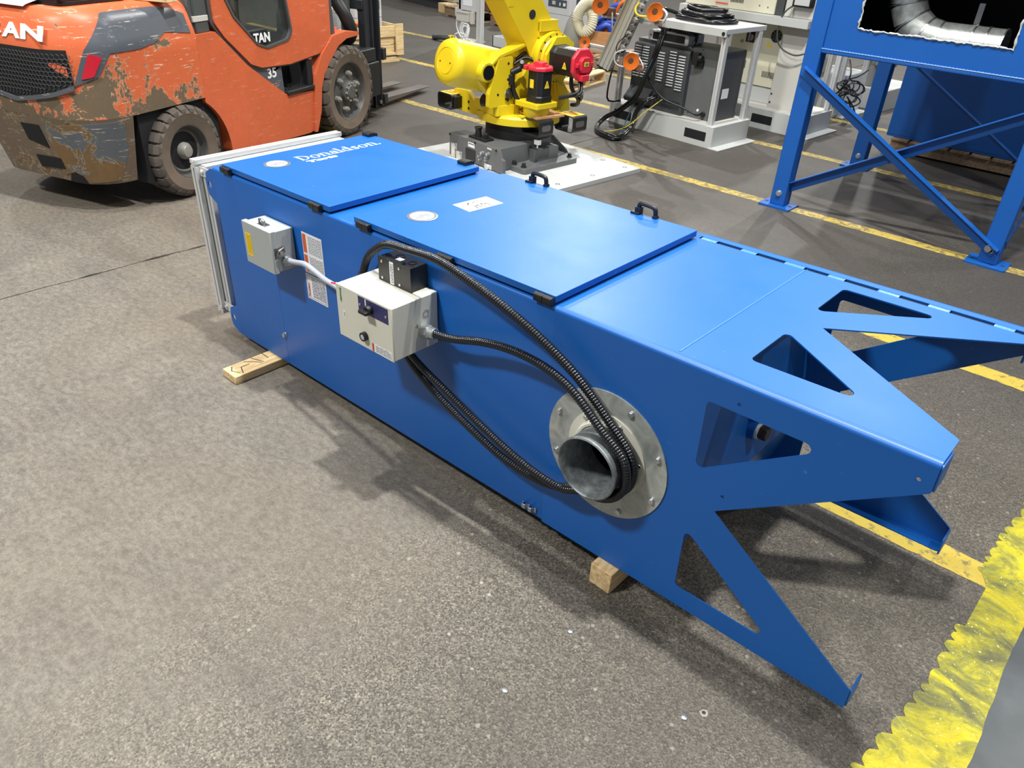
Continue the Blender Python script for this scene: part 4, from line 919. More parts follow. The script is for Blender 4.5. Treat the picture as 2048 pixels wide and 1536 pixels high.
m = MB(); m.box(-0.98, -0.14, 2.45, 2.50, 0.09, 0.17); m.box(-0.98, -0.14, 2.45, 2.50, 0.44, 0.53); m.box(-0.30, -0.24, 2.445, 2.48, 0.12, 0.50); m.box(-.86, -.80, 2.445, 2.48, .12, .5); m.build('carriage', 'mast', FK, 0.004)
m = MB(); m.box(-0.30, -0.10, 1.98, 2.28, 0.46, 0.56); m.box(-0.24, -0.08, 2.05, 2.30, 0.20, 0.46); m.build('tilt_bracket', 'black_steel', FK, 0.008)
m = MB(); m.tube(spline([(-0.34, 2.12, 1.25), (-0.30, 2.05, 0.95), (-0.22, 2.06, 0.80), (-0.20, 2.10, 0.68), (-0.30, 2.16, 0.60)], 0.02), 0.05, 10); m.build('hose_sleeve', 'black', FK, label='black hose sleeve beside the mast')
for b in (-0.345, -0.645):
    m = MB(); m.prism([(2.50, 0.045), (2.62, 0.035), (3.48, 0.045), (3.48, 0.053), (2.70, 0.082), (2.545, 0.10), (2.545, 0.55), (2.50, 0.55)], 'x', b - 0.06, b + 0.06); m.build('fork', 'fork', FK, 0.004, 0, label='worn steel fork')
# things lying on the hood
t = thing('dark_tray', 'dark tray lying on the rear hood of the forklift', 'tray', FK.matrix_basis @ Vector((-0.50, -0.06, 1.054)), radians(18.54))
m = MB(); m.prism(rrect(-0.34, 0.26, -0.30, 0.12, 0.04), 'z', 0, 0.02); m.box(-0.34, 0.26, -0.30, -0.285, 0.02, 0.055); m.box(0.245, 0.26, -0.30, 0.12, 0.02, 0.055); m.box(-0.34, -0.325, -0.30, .12, .02, .055); m.build('tray_body', 'black', t, 0.003)
t = thing('paper_sheet', 'white paper sheet with black print hanging over the rear hood', 'paper', FK.matrix_basis @ Vector((-0.53, -0.375, 1.0635)), radians(18.54))
m = MB(); m.rings([[(x, yy, zz) for yy, zz in ((0.09, 0.015), (0.0, 0.014), (-0.075, -0.002), (-0.090, -0.010))] for x in (-0.17, 0.16)], False, False); sh_ = m.build('sheet', 'paper', t, smooth=60); sm = sh_.modifiers.new('thick', 'SOLIDIFY'); sm.thickness = 0.0008
m = MB(); decal(m, (-0.06, 0.0, 0.0146), (1, 0, 0), (0, 1, 0), [(0.02, 0.08, 0.0, 0.05), (-0.08, -0.02, 0.0, 0.03), (0.10, 0.16, 0.03, 0.05)]); m.build('sheet_print', 'ink', sh_, smooth=0)
t = lumber('timber_beam', 'pale timber beam lying across the hood behind the dark tray', 0.42, 0.09, 0.085, FK.matrix_basis @ Vector((-0.22, 0.13, 1.054)), radians(18.54 + 5), 'wood')
# ------------------------------------------------------------------ yellow robot arm on a white plate
M['robot_yellow'] = simple('robot_yellow_enamel', (216, 192, 30), 0.34, var=0.05, scale=6)
M['robot_grey'] = simple('robot_base_grey', (96, 98, 99), 0.42, 0.1, var=0.12, scale=12)
M['motor_red'] = simple('motor_cap_red', (206, 42, 62), 0.4)
RB_ = thing('industrial_robot', 'yellow industrial robot arm with black and red motors on a grey casting', 'robot', (-2.697, 2.885, 0.030), radians(-5.5))
bp = thing('robot_plate', 'white steel floor plate under the yellow robot', 'plate', (-2.697, 2.885, 0), radians(-5.5))
m = MB(); m.prism(rrect(-0.53, 0.742, -0.86, 0.520, 0.004, 2), 'z', 0, 0.030); m.build('plate', 'white', bp, 0.002)
for x, y in ((0.66, 0.44), (0.66, 0.10), (0.66, -0.24), (-0.44, 0.44), (-0.44, -0.78), (0.45, 0.44), (0.40, -0.40)):
    m = MB(); m.lathe((x, y, 0.0295), (0, 0, 1), [(0.016, 0), (0.016, 0.0012), (0.010, 0.0012), (0.009, -0.0005), (0, -0.0005)], 16); m.build('plug', 'steel', bp)
Y_ = 'robot_yellow'; G_ = 'robot_grey'
def MR(): return MB((0, 0, -0.030))     # coordinates below are heights over the floor
m = MR(); m.prism(rpoly([(-0.33, -0.30), (0.395, -0.30), (0.395, 0.235), (-0.33, 0.235)], 0.03), 'z', 0.030, 0.066); bs = m.build('base_casting', G_, RB_, 0.004, label='grey cast base')
m = MR(); n = 32; rr_ = []
for t_ in range(7):
    u = t_ / 6; z = 0.060 + 0.135 * u; rg = []
    for i in range(n):
        a = 2 * pi * i / n + pi / 4; sq = 1 / max(abs(cos(a)), abs(sin(a))); e = u ** 0.55
        r = (0.262 * sq * (1 - e) * (0.86 + 0.14 * (1 - u)) + 0.245 * e); rg.append((r * cos(a) * 1.0, r * sin(a) * 0.95, z))
    rr_.append(rg)
m.rings(rr_); m.build('flared_neck', G_, bs, smooth=28)
m = MR(); m.box(0.05, 0.305, -0.122, 0.115, 0.05, 0.152); m.build('side_block', G_, bs, 0.006)
for a in (-48, 48, 132, -132):
    m = MR(); ca, sa = cos(radians(a)), sin(radians(a)); T = Matrix.Rotation(radians(a), 4, 'Z')
    m.prism([(0.20, 0.06), (0.375, 0.06), (0.36, 0.085), (0.255, 0.185), (0.20, 0.19)], 'y', -0.018, 0.018, T=T); m.build('rib', G_, bs, 0.006)
for x, y in ((0.345, 0.19), (0.345, -0.26), (-0.29, 0.19), (-0.05, -0.27), (0.20, -0.27), (0.26, -0.27)):
    m = MR(); m.cyl((x, y, 0.066), (x, y, 0.073), 0.020, n=18); m.cyl((x, y, 0.073), (x, y, 0.094), 0.0135, n=14); m.build('bolt', 'black_steel', bs, 0.001)
# connector box
m = MR(); m.box(-0.272, 0.252, -0.420, -0.12, 0.036, 0.190); cb_ = m.build('connector_box', G_, RB_, 0.003, label='grey connector box with plugs')
m = MR(); m.prism(rpoly([(0.25, 0.036), (0.315, 0.036), (0.315, 0.125), (0.29, 0.135), (0.262, 0.190), (0.25, 0.190)], 0.004), 'y', -0.425, -0.40); m.build('end_bracket', G_, cb_, 0.002)
for x, z, h in ((-0.208, 0.080, 0.100), (-0.150, 0.052, 0.062)):
    m = MR(); m.box(x - .022, x + .022, -0.440, -0.419, z - h / 2, z + h / 2); o = m.build('plug_socket', 'alu', cb_, 0.002)
    m = MR(); m.box(x - .013, x + .013, -0.4425, -0.4395, z - h / 2 + .008, z + h / 2 - .008); m.build('socket_insert', 'cream', o, 0.001)
    m = MR(); m.tube([(x - .026, -0.435, z + h / 2 - .01), (x - .026, -0.448, z + h / 2 + .012), (x + .026, -0.448, z + h / 2 + .012), (x + .026, -0.435, z + h / 2 - .01)], 0.003, 6); m.build('lever', 'steel', o)
m = MR(); m.box(-0.086, 0.022, -0.4225, -0.419, 0.045, 0.126); m.build('blank_plate', 'black', cb_, 0.001)
m = MR(); m.box(-0.060, 0.010, -0.4222, -0.419, 0.140, 0.172); m.build('rating_label', 'paper', cb_)
m = MR(); m.box(-0.054, 0.004, -0.4226, -0.422, 0.160, 0.166); m.build('label_print', 'ink', cb_, smooth=0)
m = MR(); m.box(0.145, 0.190, -0.4222, -0.419, 0.168, 0.180); m.build('port_label', 'offwhite', cb_)
for x, z in ((0.105, 0.135), (0.165, 0.140), (0.075, 0.105), (0.085, 0.085), (0.150, 0.112), (0.150, 0.095)):
    m = MR(); m.cyl((x, -0.42, z), (x, -0.445, z), 0.010 if z > .13 else .006, n=12); m.hexa((x, -0.42, z), (0, -1, 0), 0.013 if z > .13 else .008, 0.008); m.build('port', 'zinc', cb_)
m = MR(); m.box(0.12, 0.195, -0.424, -0.419, 0.036, 0.066); m.cyl((0.157, -0.424, 0.050), (0.157, -0.436, 0.050), 0.018, n=16); m.build('round_connector', 'alu', cb_, 0.001)
for x, z in ((-0.262, 0.180), (0.015, 0.180), (0.24, 0.180)):
    m = MR(); m.cyl((x, -0.42, z), (x, -0.427, z), 0.008, n=10); m.build('screw', 'black', cb_)
m = MR(); m.box(-0.10, 0.075, -0.385, -0.300, 0.190, 0.203); m.cyl((-0.04, -0.345, 0.2), (-0.04, -0.345, 0.245), 0.026, 0.020, 18); m.cyl((-0.04, -0.345, 0.245), (-0.04, -0.345, 0.268), 0.021, 0.029, 18); m.cyl((0.03, -0.335, 0.2), (0.03, -0.335, 0.235), 0.017, n=14); m.build('hard_stop', 'black', RB_, 0.002, label='black rubber stops')
m = MR(); m.cyl((0, 0, 0.185), (0, 0, 0.302), 0.240, n=56); m.build('swivel_bearing', 'black_steel', RB_, 0.004, label='black swivel ring')
m = MR(); m.lathe((0, 0, 0), (0, 0, 1), [(0.24, 0.298), (0.298, 0.300), (0.300, 0.345), (0.285, 0.360), (0.0, 0.362)], 64); tt = m.build('turntable', Y_, RB_, smooth=30, label='yellow turntable')
for a in (-150, -120, -75, -40, 20):
    m = MR(); m.cbox((0.275 * cos(radians(a)), 0.275 * sin(radians(a)), 0.366), (0.05, 0.03, 0.014), None); m.build('boss', Y_, tt, 0.003)
# carousel housing up to the shoulder joint
m = MR(); m.prism(rpoly([(-0.16, 0.355), (0.30, 0.355), (0.335, 0.36), (0.312, 0.50), (0.31, 0.66), (0.20, 0.80), (0.02, 0.74), (-0.06, 0.62), (-0.17, 0.46)], 0.02), 'x', -0.16, 0.10); m.build('shoulder_housing', Y_, RB_, 0.008)
m = MR(); m.prism(rpoly([(0.19, 0.35), (0.335, 0.34), (0.305, 0.474), (0.245, 0.545), (0.28, 0.60), (0.06, 0.60), (0.15, 0.565)], 0.008), 'x', 0.10, 0.175); m.build('side_strut', Y_, RB_, 0.006)
m = MR(); m.prism(rpoly([(0.16, 0.56), (0.30, 0.475), (0.23, 0.40)], 0.004), 'x', 0.175, 0.19); m.build('gusset', Y_, RB_, 0.003)
m = MR(); m.lathe((-0.18, 0.150, 0.705), (1, 0, 0), [(0.15, 0), (0.155, 0.20), (0.160, 0.31), (0.166, 0.315), (0.166, 0.350), (0.14, 0.352), (0.13, 0.365), (0, 0.366)], 56); jt = m.build('shoulder_joint', Y_, RB_, smooth=30, label='round yellow shoulder joint')
for i in range(16):
    a = 2 * pi * i / 16; m = MR(); c = (0.168, 0.150 + 0.152 * cos(a), 0.705 + 0.152 * sin(a)); m.cyl(c, (c[0] + .006, c[1], c[2]), 0.006, n=8); m.build('bolt', 'black', jt, smooth=0)
m = MR(); m.prism(rpoly([(0.03, 0.60), (0.30, 0.60), (0.29, 0.80), (0.22, 0.845), (0.12, 0.845), (0.035, 0.74)], 0.01), 'x', 0.172, 0.205); m.build('motor_mount', Y_, RB_, 0.004)
def motor(name, c, d, up, half, L, lab):
    """square chamfered motor along d, red octagonal cap at its far end"""
    c = Vector(c); d = Vector(d).normalized(); up = Vector(up); sx = up.cross(d).normalized()
    def ring(r, t, ch): return [c + d * t + sx * (r * a) + up * (r * b) for a, b in ((1, ch), (ch, 1), (-ch, 1), (-1, ch), (-1, -ch), (-ch, -1), (ch, -1), (1, -ch))]
    m = MR(); m.rings([ring(half, 0, .62), ring(half, L * .18, .62), ring(half * .93, L * .2, .6), ring(half * .93, L, .6)]); o = m.build(name, 'black', RB_, 0.003, 30, label=lab)
    m = MR(); m.rings([ring(half * 1.08, L, .45), ring(half * 1.08, L + .018, .45), ring(half * 1.0, L + .026, .45)]); cp_ = m.build('motor_cap', 'motor_red', o, 0.003, 30, label='red motor cap')
    m = MR(); m.rings([ring(half * .55, L + .024, .55), ring(half * .52, L + .052, .55)]); m.build('cap_boss', 'motor_red', cp_, 0.003, 30)
    for k in (-1, 1):
        m = MR(); T0 = c + d * (L + .03) + sx * (half * .72 * k) - up * (half * .0); m.cbox(T0, (half * .28,) * 3); m.build('cap_lug', 'motor_red', cp_, 0.003)
    return o, sx
mo, sx = motor('motor', (0.200, 0.150, 0.706), (1, 0, 0), (0, 0, 1), 0.091, 0.215, 'black motor with red cap at the shoulder')
m = MR(); m.cbox((0.445, 0.15, 0.625), (0.05, 0.07, 0.04)); m.build('cap_plug', 'motor_red', mo, 0.004)
m = MR(); m.cbox((0.4680, 0.15, 0.712), (0.002, 0.040, 0.026)); o = m.build('cap_label', 'yellow_label', mo); m = MR(); m.cbox((0.4692, 0.15, 0.712), (0.001, 0.028, 0.016)); m.build('label_print', 'green_ink', o, smooth=0)
m = MR(); decal(m, (0.345, 0.150 - 0.0850, 0.690), (1, 0, 0), (0, 0, 1), [[(-.020, -.02), (.020, -.02), (.004, .022), (-.004, .022)]]); o = m.build('warning_triangle', 'yellow_label', mo, smooth=0)
m = MR(); decal(m, (0.345, 0.150 - 0.0860, 0.690), (1, 0, 0), (0, 0, 1), [(-.002, .002, -.008, .008), (-.002, .002, -.014, -.011)]); m.build('triangle_print', 'ink', o, smooth=0)
m = MR(); m.cbox((0.33, 0.15, 0.7925), (0.10, 0.05, 0.003)); m.build('top_label', 'paper', mo)
mo2, sx = motor('motor', (0.250, -0.06, 0.462), (0, 0, 1), (0, 1, 0), 0.074, 0.200, 'upright black motor with red cap on the turntable')
m = MR(); decal(m, (0.250, -0.06 - 0.0693, 0.585), (1, 0, 0), (0, 0, 1), [(-.024, .012, -.032, .022)]); m.build('warning_label', 'yellow_label', mo2, smooth=0)
m = MR(); decal(m, (0.250 + 0.0693, -0.06, 0.578), (0, 1, 0), (0, 0, 1), [[(-.022, -.022), (.022, -.022), (.004, .024), (-.004, .024)]]); o = m.build('warning_triangle', 'yellow_label', mo2, smooth=0)
m = MR(); decal(m, (0.250 + 0.0703, -0.06, 0.578), (0, 1, 0), (0, 0, 1), [(-.002, .002, -.008, .009), (-.002, .002, -.015, -.011)]); m.build('triangle_print', 'ink', o, smooth=0)
m = MR(); m.cbox((0.205, -0.10, 0.675), (0.05, 0.05, 0.035)); m.cbox((0.19, -0.13, 0.675), (0.03, 0.04, 0.03)); m.build('cap_plug', 'motor_red', mo2, 0.004)
m = MR(); m.prism(rpoly([(0.13, -0.18), (0.345, -0.165), (0.345, 0.035), (0.13, 0.035)], 0.02), 'z', 0.432, 0.462); m.cyl((0.235, -0.065, 0.355), (0.235, -0.065, 0.435), 0.085, 0.095, 24); m.build('motor_flange', Y_, RB_, 0.005)
# balance cylinder with its pivot, bracket plates
p0, p1 = Vector((-0.10, -0.590, 0.705)), Vector((-0.10, 0.02, 0.562)); d_ = (p1 - p0).normalized()
m = MR(); m.lathe(p0, d_, [(0.0, 0.0), (0.078, 0.0), (0.080, 0.004), (0.083, 0.004), (0.085, 0.0005), (0.112, 0.004), (0.136, 0.018), (0.148, 0.048), (0.148, 0.62), (0.10, 0.64)], 48); cn = m.build('balance_cylinder', Y_, RB_, smooth=50, label='large yellow balance cylinder')
u_, w_, _ = MB.frame(d_)
for k in (-1, 1):
    m = MR(); c = p0 + u_ * (0.052 * k) + w_ * (0.006); m.cyl(c - d_ * 0.002, c + d_ * .01, 0.005, n=10); m.build('threaded_hole', 'ink', cn, smooth=0)
m = MR(); m.cyl((0.0, -0.385, 0.646), (0.095, -0.385, 0.646), 0.066, 0.060, 32); m.prism(rpoly([(-0.44, 0.60), (-0.30, 0.735), (-0.12, 0.72), (-0.16, 0.47), (-0.30, 0.47)], .03), 'x', -0.02, 0.045); pv = m.build('pivot_bracket', Y_, RB_, 0.004)
m = MR(); m.cyl((0.094, -0.385, 0.646), (0.101, -0.385, 0.646), 0.046, n=28); o = m.build('pivot_cap', 'black_gloss', pv)
m = MR(); m.prism(rpoly([(-0.380, 0.423), (-0.379, 0.508), (-0.300, 0.716), (-0.268, 0.730), (-0.175, 0.733), (-0.172, 0.552), (-0.200, 0.548), (-0.181, 0.416)], 0.012), 'x', 0.068, 0.100); br_ = m.build('side_plate', Y_, RB_, 0.005, label='yellow side plate with bolt holes')
for y, z in ((-0.215, 0.690), (-0.215, 0.590), (-0.30, 0.50), (-0.225, 0.465)):
    m = MR(); m.cyl((0.095, y, z), (0.1012, y, z), 0.009, n=12); m.build('bolt_hole', 'ink', br_, smooth=0)
m = MR(); m.rings([[(x, y, z + dz) for x, dz in ((0.0, 0), (0.095, 0), (0.095, 0.022), (0.0, 0.022))] for y, z in ((-0.40, 0.645), (-0.29, 0.725), (-0.12, 0.765), (0.05, 0.815))]); m.build('top_rib', Y_, RB_, 0.003)
m = MR(); m.box(-0.12, -0.03, 0.0, 0.06, 0.74, 0.80); m.build('bolt_pad', Y_, RB_, 0.003)
m = MR(); m.prism(rpoly([(-0.450, 0.300), (-0.455, 0.440), (-0.300, 0.450), (-0.225, 0.395), (-0.13, 0.335), (-0.12, 0.30)], 0.01), 'y', -0.235, -0.20); lp_ = m.build('counter_plate', Y_, RB_, 0.004)
for x, z in ((-0.285, 0.375), (-0.285, 0.330)):
    m = MR(); m.cyl((x, -0.237, z), (x, -0.23, z), 0.010, n=12); m.build('bolt_hole', 'ink', lp_, smooth=0)
m = MR(); m.prism(rpoly([(-0.20, -0.26), (0.10, -0.31), (0.12, -0.10), (-0.20, -0.10)], .02), 'z', 0.358, 0.425); m.build('pivot_base', Y_, RB_, 0.005)
m = MR()
m = MR(); m.cyl((-0.10, -0.24, 0.42), (0.07, -0.24, 0.42), 0.052, n=24); m.build('cable_drum', 'black', RB_, 0.004)
# lower arm and the joint above it
ap = [(-0.065, 0.800), (-0.273, 1.071), (-0.60, 1.48), (-0.50, 1.64), (-0.36, 1.62), (-0.27, 1.49), (0.069, 1.059), (0.158, 0.947), (0.27, 0.80), (0.29, 0.70), (0.20, 0.60), (0.05, 0.62), (-0.02, 0.72)]
m = MR(); m.prism(rpoly(ap, 0.05, 6), 'x', -0.11, 0.098); ar_ = m.build('lower_arm', Y_, RB_, 0.022, 40, 4, label='tall yellow lower arm')
m = MR(); m.cyl((0.094, -0.018, 0.977), (0.1005, -0.018, 0.977), 0.029, n=26); m.build('round_port', 'ink', ar_, smooth=30)
m = MR(); m.box(0.06, 0.128, 0.040, 0.20, 0.873, 0.940); m.prism(rpoly([(0.04, 0.83), (0.22, 0.83), (0.25, 0.88), (0.04, 0.94)], 0.01), 'x', 0.05, 0.115); m.build('arm_lug', Y_, ar_, 0.006)
m = MR(); m.box(0.098, 0.100, -0.235, -0.190, 1.03, 1.075); m.build('raised_mark', Y_, ar_, 0.001)
m = MR(); m.lathe((-0.2, -0.46, 1.52), (1, 0, 0), [(0.14, 0), (0.17, 0.03), (0.17, 0.37), (0.14, 0.40)], 40); m.box(-0.13, 0.13, -0.55, 0.55, 1.50, 1.72); m.build('upper_arm', Y_, RB_, 0.03)
# cables and black connectors
for pts, r in (([(0.16, -0.08, 0.67), (0.12, -0.14, 0.665), (0.10, -0.17, 0.62), (0.11, -0.17, 0.52), (0.14, -0.14, 0.44)], 0.016), ([(0.36, 0.02, 0.50), (0.42, 0.05, 0.52), (0.46, 0.10, 0.545), (0.43, 0.13, 0.60)], 0.008), ([(0.34, 0.04, 0.48), (0.41, 0.07, 0.505), (0.47, 0.11, 0.53), (0.44, 0.15, 0.59)], 0.008),
               ([(0.05, -0.10, 0.70), (0.07, -0.02, 0.74), (0.13, 0.03, 0.70), (0.16, -0.04, 0.67)], 0.012), ([(0.05, -0.12, 0.67), (0.08, -0.04, 0.71), (0.14, 0.01, 0.68), (0.17, -0.05, 0.66)], 0.012), ([(0.10, -0.20, 0.45), (0.05, -0.24, 0.50), (0.02, -0.2, 0.56), (0.06, -0.16, 0.62)], 0.014), ([(0.33, 0.16, 0.62), (0.33, 0.17, 0.54), (0.37, 0.2, 0.47), (0.32, 0.25, 0.42), (0.25, 0.27, 0.40)], 0.014), ([(0.43, 0.15, 0.615), (0.43, 0.16, 0.55), (0.40, 0.20, 0.49), (0.33, 0.27, 0.45)], 0.012)):
    m = MR(); m.tube(spline(pts, 0.015), r, 8); m.build('robot_cable', 'black', RB_, smooth=60)
m = MR(); m.cyl((0.13, -0.13, 0.66), (0.10, -0.19, 0.63), 0.022, n=14); m.cyl((0.10, -0.185, 0.62), (0.10, -0.185, 0.555), 0.024, n=14); m.cyl((0.09, -0.2, 0.52), (0.13, -0.23, 0.49), 0.02, n=12); m.build('elbow_plug', 'black', RB_, 0.002)
m = MR(); m.cyl((0.07, -0.2, 0.515), (0.10, -0.235, 0.50), 0.018, n=12); m.cyl((0.13, -0.12, 0.69), (0.16, -0.15, 0.705), 0.013, n=10); m.cyl((0.46, 0.14, 0.55), (0.46, 0.14, 0.52), .01, n=8); m.build('steel_fitting', 'zinc', RB_)
# fork pockets
def pocket(x0, x1, y0, y1, zt, h, sticker, lab):
    m = MR(); m.prism(rrect(x0, x1, zt - h, zt, 0.022, 5), 'y', y0, y1, [list(reversed(rrect(x0 + .006, x1 - .006, zt - h + .006, zt - .006, 0.017, 5)))]); o = m.build('fork_pocket', 'black_steel', RB_, 0.0008, label=lab)
    yc = (y0 + y1) / 2
    m = MR(); m.prism(rrect(yc - .043, yc + .043, zt - h * .66, zt - h * .30, 0.018, 5), 'x', x1 - .0005, x1 + .0015); m.build('slot', 'steel', o, smooth=0)
    if sticker:
        m = MR(); m.box(x0 + .02, x1 - .015, y0 + .008, y1 - .008, zt, zt + .0012); s_ = m.build('sticker', 'yellow_label', o)
        m = MR(); decal(m, ((x0 + x1) / 2, yc, zt + .0014), (1, 0, 0), (0, 1, 0), [(-.05, .045, -.03, -.012), (-.05, .03, .005, .022)]); m.build('sticker_print', 'orange_label', s_, smooth=0)
    return o
pocket(0.235, 0.415, 0.125, 0.265, 0.364, 0.112, True, 'black fork pocket with yellow sticker')
pocket(0.205, 0.378, -0.165, -0.030, 0.3635, 0.110, False, 'black fork pocket under the plywood piece')
pocket(-0.545, -0.375, -0.315, -0.180, 0.412, 0.105, True, 'black fork pocket beside the balance cylinder')
for q in ((0.10, 0.21, -0.15, -0.04, 0.27, 0.345), (0.10, 0.24, 0.13, 0.25, 0.27, 0.345), (-0.40, -0.36, -0.30, -0.19, 0.32, 0.40)):
    m = MR(); m.box(*q); m.build('pocket_arm', 'black_steel', RB_, 0.003)
m = MR(); m.box(0.33, 0.37, -0.16, -0.13, 0.205, 0.235); m.cyl((.35, -.145, .18), (.35, -.145, .21), .006, n=8); m.build('limit_tag', 'alu', RB_, 0.001)
t = thing('plywood_piece', 'square of plywood lying on the near fork pocket of the robot', 'wood', RB_.matrix_basis @ Vector((0.245, -0.03, 0.3345)), radians(-5.5))
m = MB(); m.rings([[(-0.19, -0.065, 0), (0.09, -0.125, 0), (0.12, 0.115, 0), (-0.17, 0.165, 0)], [(-0.19, -0.065, 0.014), (0.09, -0.125, 0.014), (0.12, 0.115, 0.014), (-0.17, 0.165, 0.014)]]); m.build('panel', 'ply', t, 0.001)
# ------------------------------------------------------------------ blue braced stand with a cut window
BS = 'blue_stand'
ST = thing('blue_stand', 'tall blue steel stand with crossed angle braces and a rough-cut window', 'stand', (-0.27, 4.10, 0))
def MS(): return MB((0.27, -4.10, 0))     # world coordinates
LX0, LX1, FY, BY = -0.949, 0.412, 3.415, 4.76
for x0 in (LX0, LX1 - 0.098):
    for y0 in (FY, BY):
        m = MS(); m.box(x0, x0 + 0.098, y0, y0 + 0.09, 0.012, 3.02); lg = m.build('leg', BS, ST, 0.004, label='blue leg')  # unseen upper length of the legs carried up to cast more shadow behind
        xc = x0 + 0.049
        m = MS(); m.prism(rrect(xc - 0.105, xc + 0.105, y0 - .045, y0 + 0.115, 0.006), 'z', 0.0, 0.012); fp = m.build('foot_plate', BS, lg, 0.001)
        for dx in (-0.08, 0.08):
            m = MS(); m.cyl((xc + dx, y0 + .03, 0.011), (xc + dx, y0 + .03, 0.0125), 0.012, n=14); m.build('anchor_hole', 'ink', fp, smooth=0)
        m = MS(); m.cyl((xc, y0 + .002, 0.088), (xc, y0 - .004, 0.088), 0.020, n=18); m.hexa((xc, y0 - .004, 0.088), (0, -1, 0), 0.015, 0.010); m.build('bolt', 'zinc', lg, 0.001)
# crossed angle irons on the front
def angle(p0, p1, w, y, name='angle_brace', t=0.006):
    p0, p1 = Vector((p0[0], y, p0[1])), Vector((p1[0], y, p1[1])); d = (p1 - p0).normalized(); u = Vector((-d.z, 0, d.x))
    if u.z < 0: u = -u
    m = MS(); q = [(0, 0), (w, 0), (w, -0.045), (w - t, -0.045), (w - t, -t), (0, -t)]
    m.rings([[p + u * (a - w / 2) + Vector((0, b, 0)) for a, b in q] for p in (p0, p1)], True, False)
    for p in (p0, p1): m.add([p + u * (a - w / 2) + Vector((0, b, 0)) for a, b in q], [(0, 1, 4, 5), (1, 2, 3, 4)])
    return m.build(name, BS, ST, 0.001, 0, label='crossed angle brace')
angle((-0.93, 0.832), (0.385, 0.080), 0.060, FY - 0.002)
angle((-0.90, 0.105), (0.405, 0.852), 0.060, FY - 0.052 + .05 + .055)
for x, z in ((0.352, 0.098),):
    m = MS(); m.cyl((x, FY - .008, z), (x, FY - .014, z), 0.024, n=18); m.hexa((x, FY - .014, z), (0, -1, 0), 0.016, 0.012); m.build('bolt', 'zinc', ST, 0.001, label='bright bolt at the foot of the brace')
for y, x in ((BY + 0.09, None),):
    angle((-0.90, 0.86), (0.385, 0.100), 0.026, BY + 0.10)  # thin rear bar standing in for a pale reflected line behind the stand
for sx in (LX1,):
    for a, b in (((FY + .05, 0.12), (BY + .03, 0.85)),):
        pa, pb = Vector((sx, a[0], a[1])), Vector((sx, b[0], b[1])); m = MS(); bar(m, pa, pb, 0.008, 0.055, (0, 0, 1), False); m.build('side_brace', BS, ST, 0.001)
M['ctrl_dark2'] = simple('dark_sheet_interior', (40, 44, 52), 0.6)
# upper box: front sheet with a rough window, lipped bottom edge, back and sides; unseen height raised to shade the cabinet behind
hole = rpoly([(-0.680, 1.085), (0.110, 1.085), (0.110, 1.70), (-0.680, 1.70)], 0.008)
m = MS(); m.prism([(-0.855, 0.955), (0.320, 0.955), (0.320, 3.0), (-0.855, 3.0)], 'y', FY + 0.012, FY + 0.016, [hole]); bxo = m.build('front_sheet', BS, ST, smooth=0, label='blue front sheet with a rough-cut window')
m = MS(); m.box(-0.858, 0.322, FY + 0.004, FY + 0.05, 0.936, 0.958); m.build('bottom_lip', BS, ST, 0.006)
m = MS(); m.tube(resample([Vector((-0.856, FY + .006, 0.960)), Vector((0.320, FY + .006, 0.960))], 0.006), 0.0055, 6, rf=lambda i: 0.0048 + 0.0012 * sin(i * 2.1)); m.build('weld_bead', 'weld', ST, smooth=50, label='pale weld bead along the lip')
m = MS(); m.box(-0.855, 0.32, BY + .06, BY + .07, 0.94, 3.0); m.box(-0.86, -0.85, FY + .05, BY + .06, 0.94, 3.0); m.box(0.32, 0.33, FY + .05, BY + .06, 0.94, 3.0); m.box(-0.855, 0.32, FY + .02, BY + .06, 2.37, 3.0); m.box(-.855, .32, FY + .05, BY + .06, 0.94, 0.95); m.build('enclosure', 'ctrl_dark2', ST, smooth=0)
rq = random.Random(5); m = MS(); per = [(-0.680, 1.085), (0.110, 1.085), (0.110, 1.70), (-0.680, 1.70)]
pts = []
for i in range(4):
    a, b = Vector(per[i]), Vector(per[(i + 1) % 4]); k = int((b - a).length / 0.012)
    for j in range(k):
        p = a.lerp(b, j / k); pts.append((p.x + rq.uniform(-.004, .004), FY + 0.011 + rq.uniform(-.003, .001), p.y + rq.uniform(-.004, .004)))
m.tube(pts, 0.009, 6, True, rf=lambda i: 0.0035 + 0.0045 * abs(sin(i * 0.9) * cos(i * .37))); m.build('sealant_bead', 'white', ST, smooth=60, label='ragged white sealant around the window')
# galvanised duct inside
DU = thing('galvanised_duct', 'galvanised duct elbow with ribbed seams inside the stand window', 'duct', (-0.30, 3.78, 0.951))
def MD(): return MB((0.30, -3.78, -0.951))
zc, rd, yd_ = 1.045, 0.096, 3.78
m = MD(); el = []; c = Vector((-0.30, yd_, zc + 0.0)); R0 = 0.235
def ell(a): return Vector((-0.335 - R0 * sin(a), yd_ + 0.00, zc + R0 * (1 - cos(a))))
cuts = [0, 0.42, 0.85, 1.28, 1.57]
for i in range(4):
    m = MD(); m.tube([ell(cuts[i]), ell(cuts[i + 1])], rd, 32, rf=lambda k: rd, cap=False); m.build('gore', 'galv', DU, smooth=50)
    m = MD(); pA = ell(cuts[i]); tgt = (ell(cuts[i] + .01) - ell(cuts[i] - .01)).normalized(); m.cyl(pA - tgt * .005, pA + tgt * .005, rd + .004, n=36, cap=False); m.build('seam_ring', 'zinc', DU)
m = MD(); m.tube([ell(1.57), ell(1.57) + Vector((-0.0, 0, 0.5))], rd, 32, cap=False); m.build('riser', 'galv', DU, smooth=50)
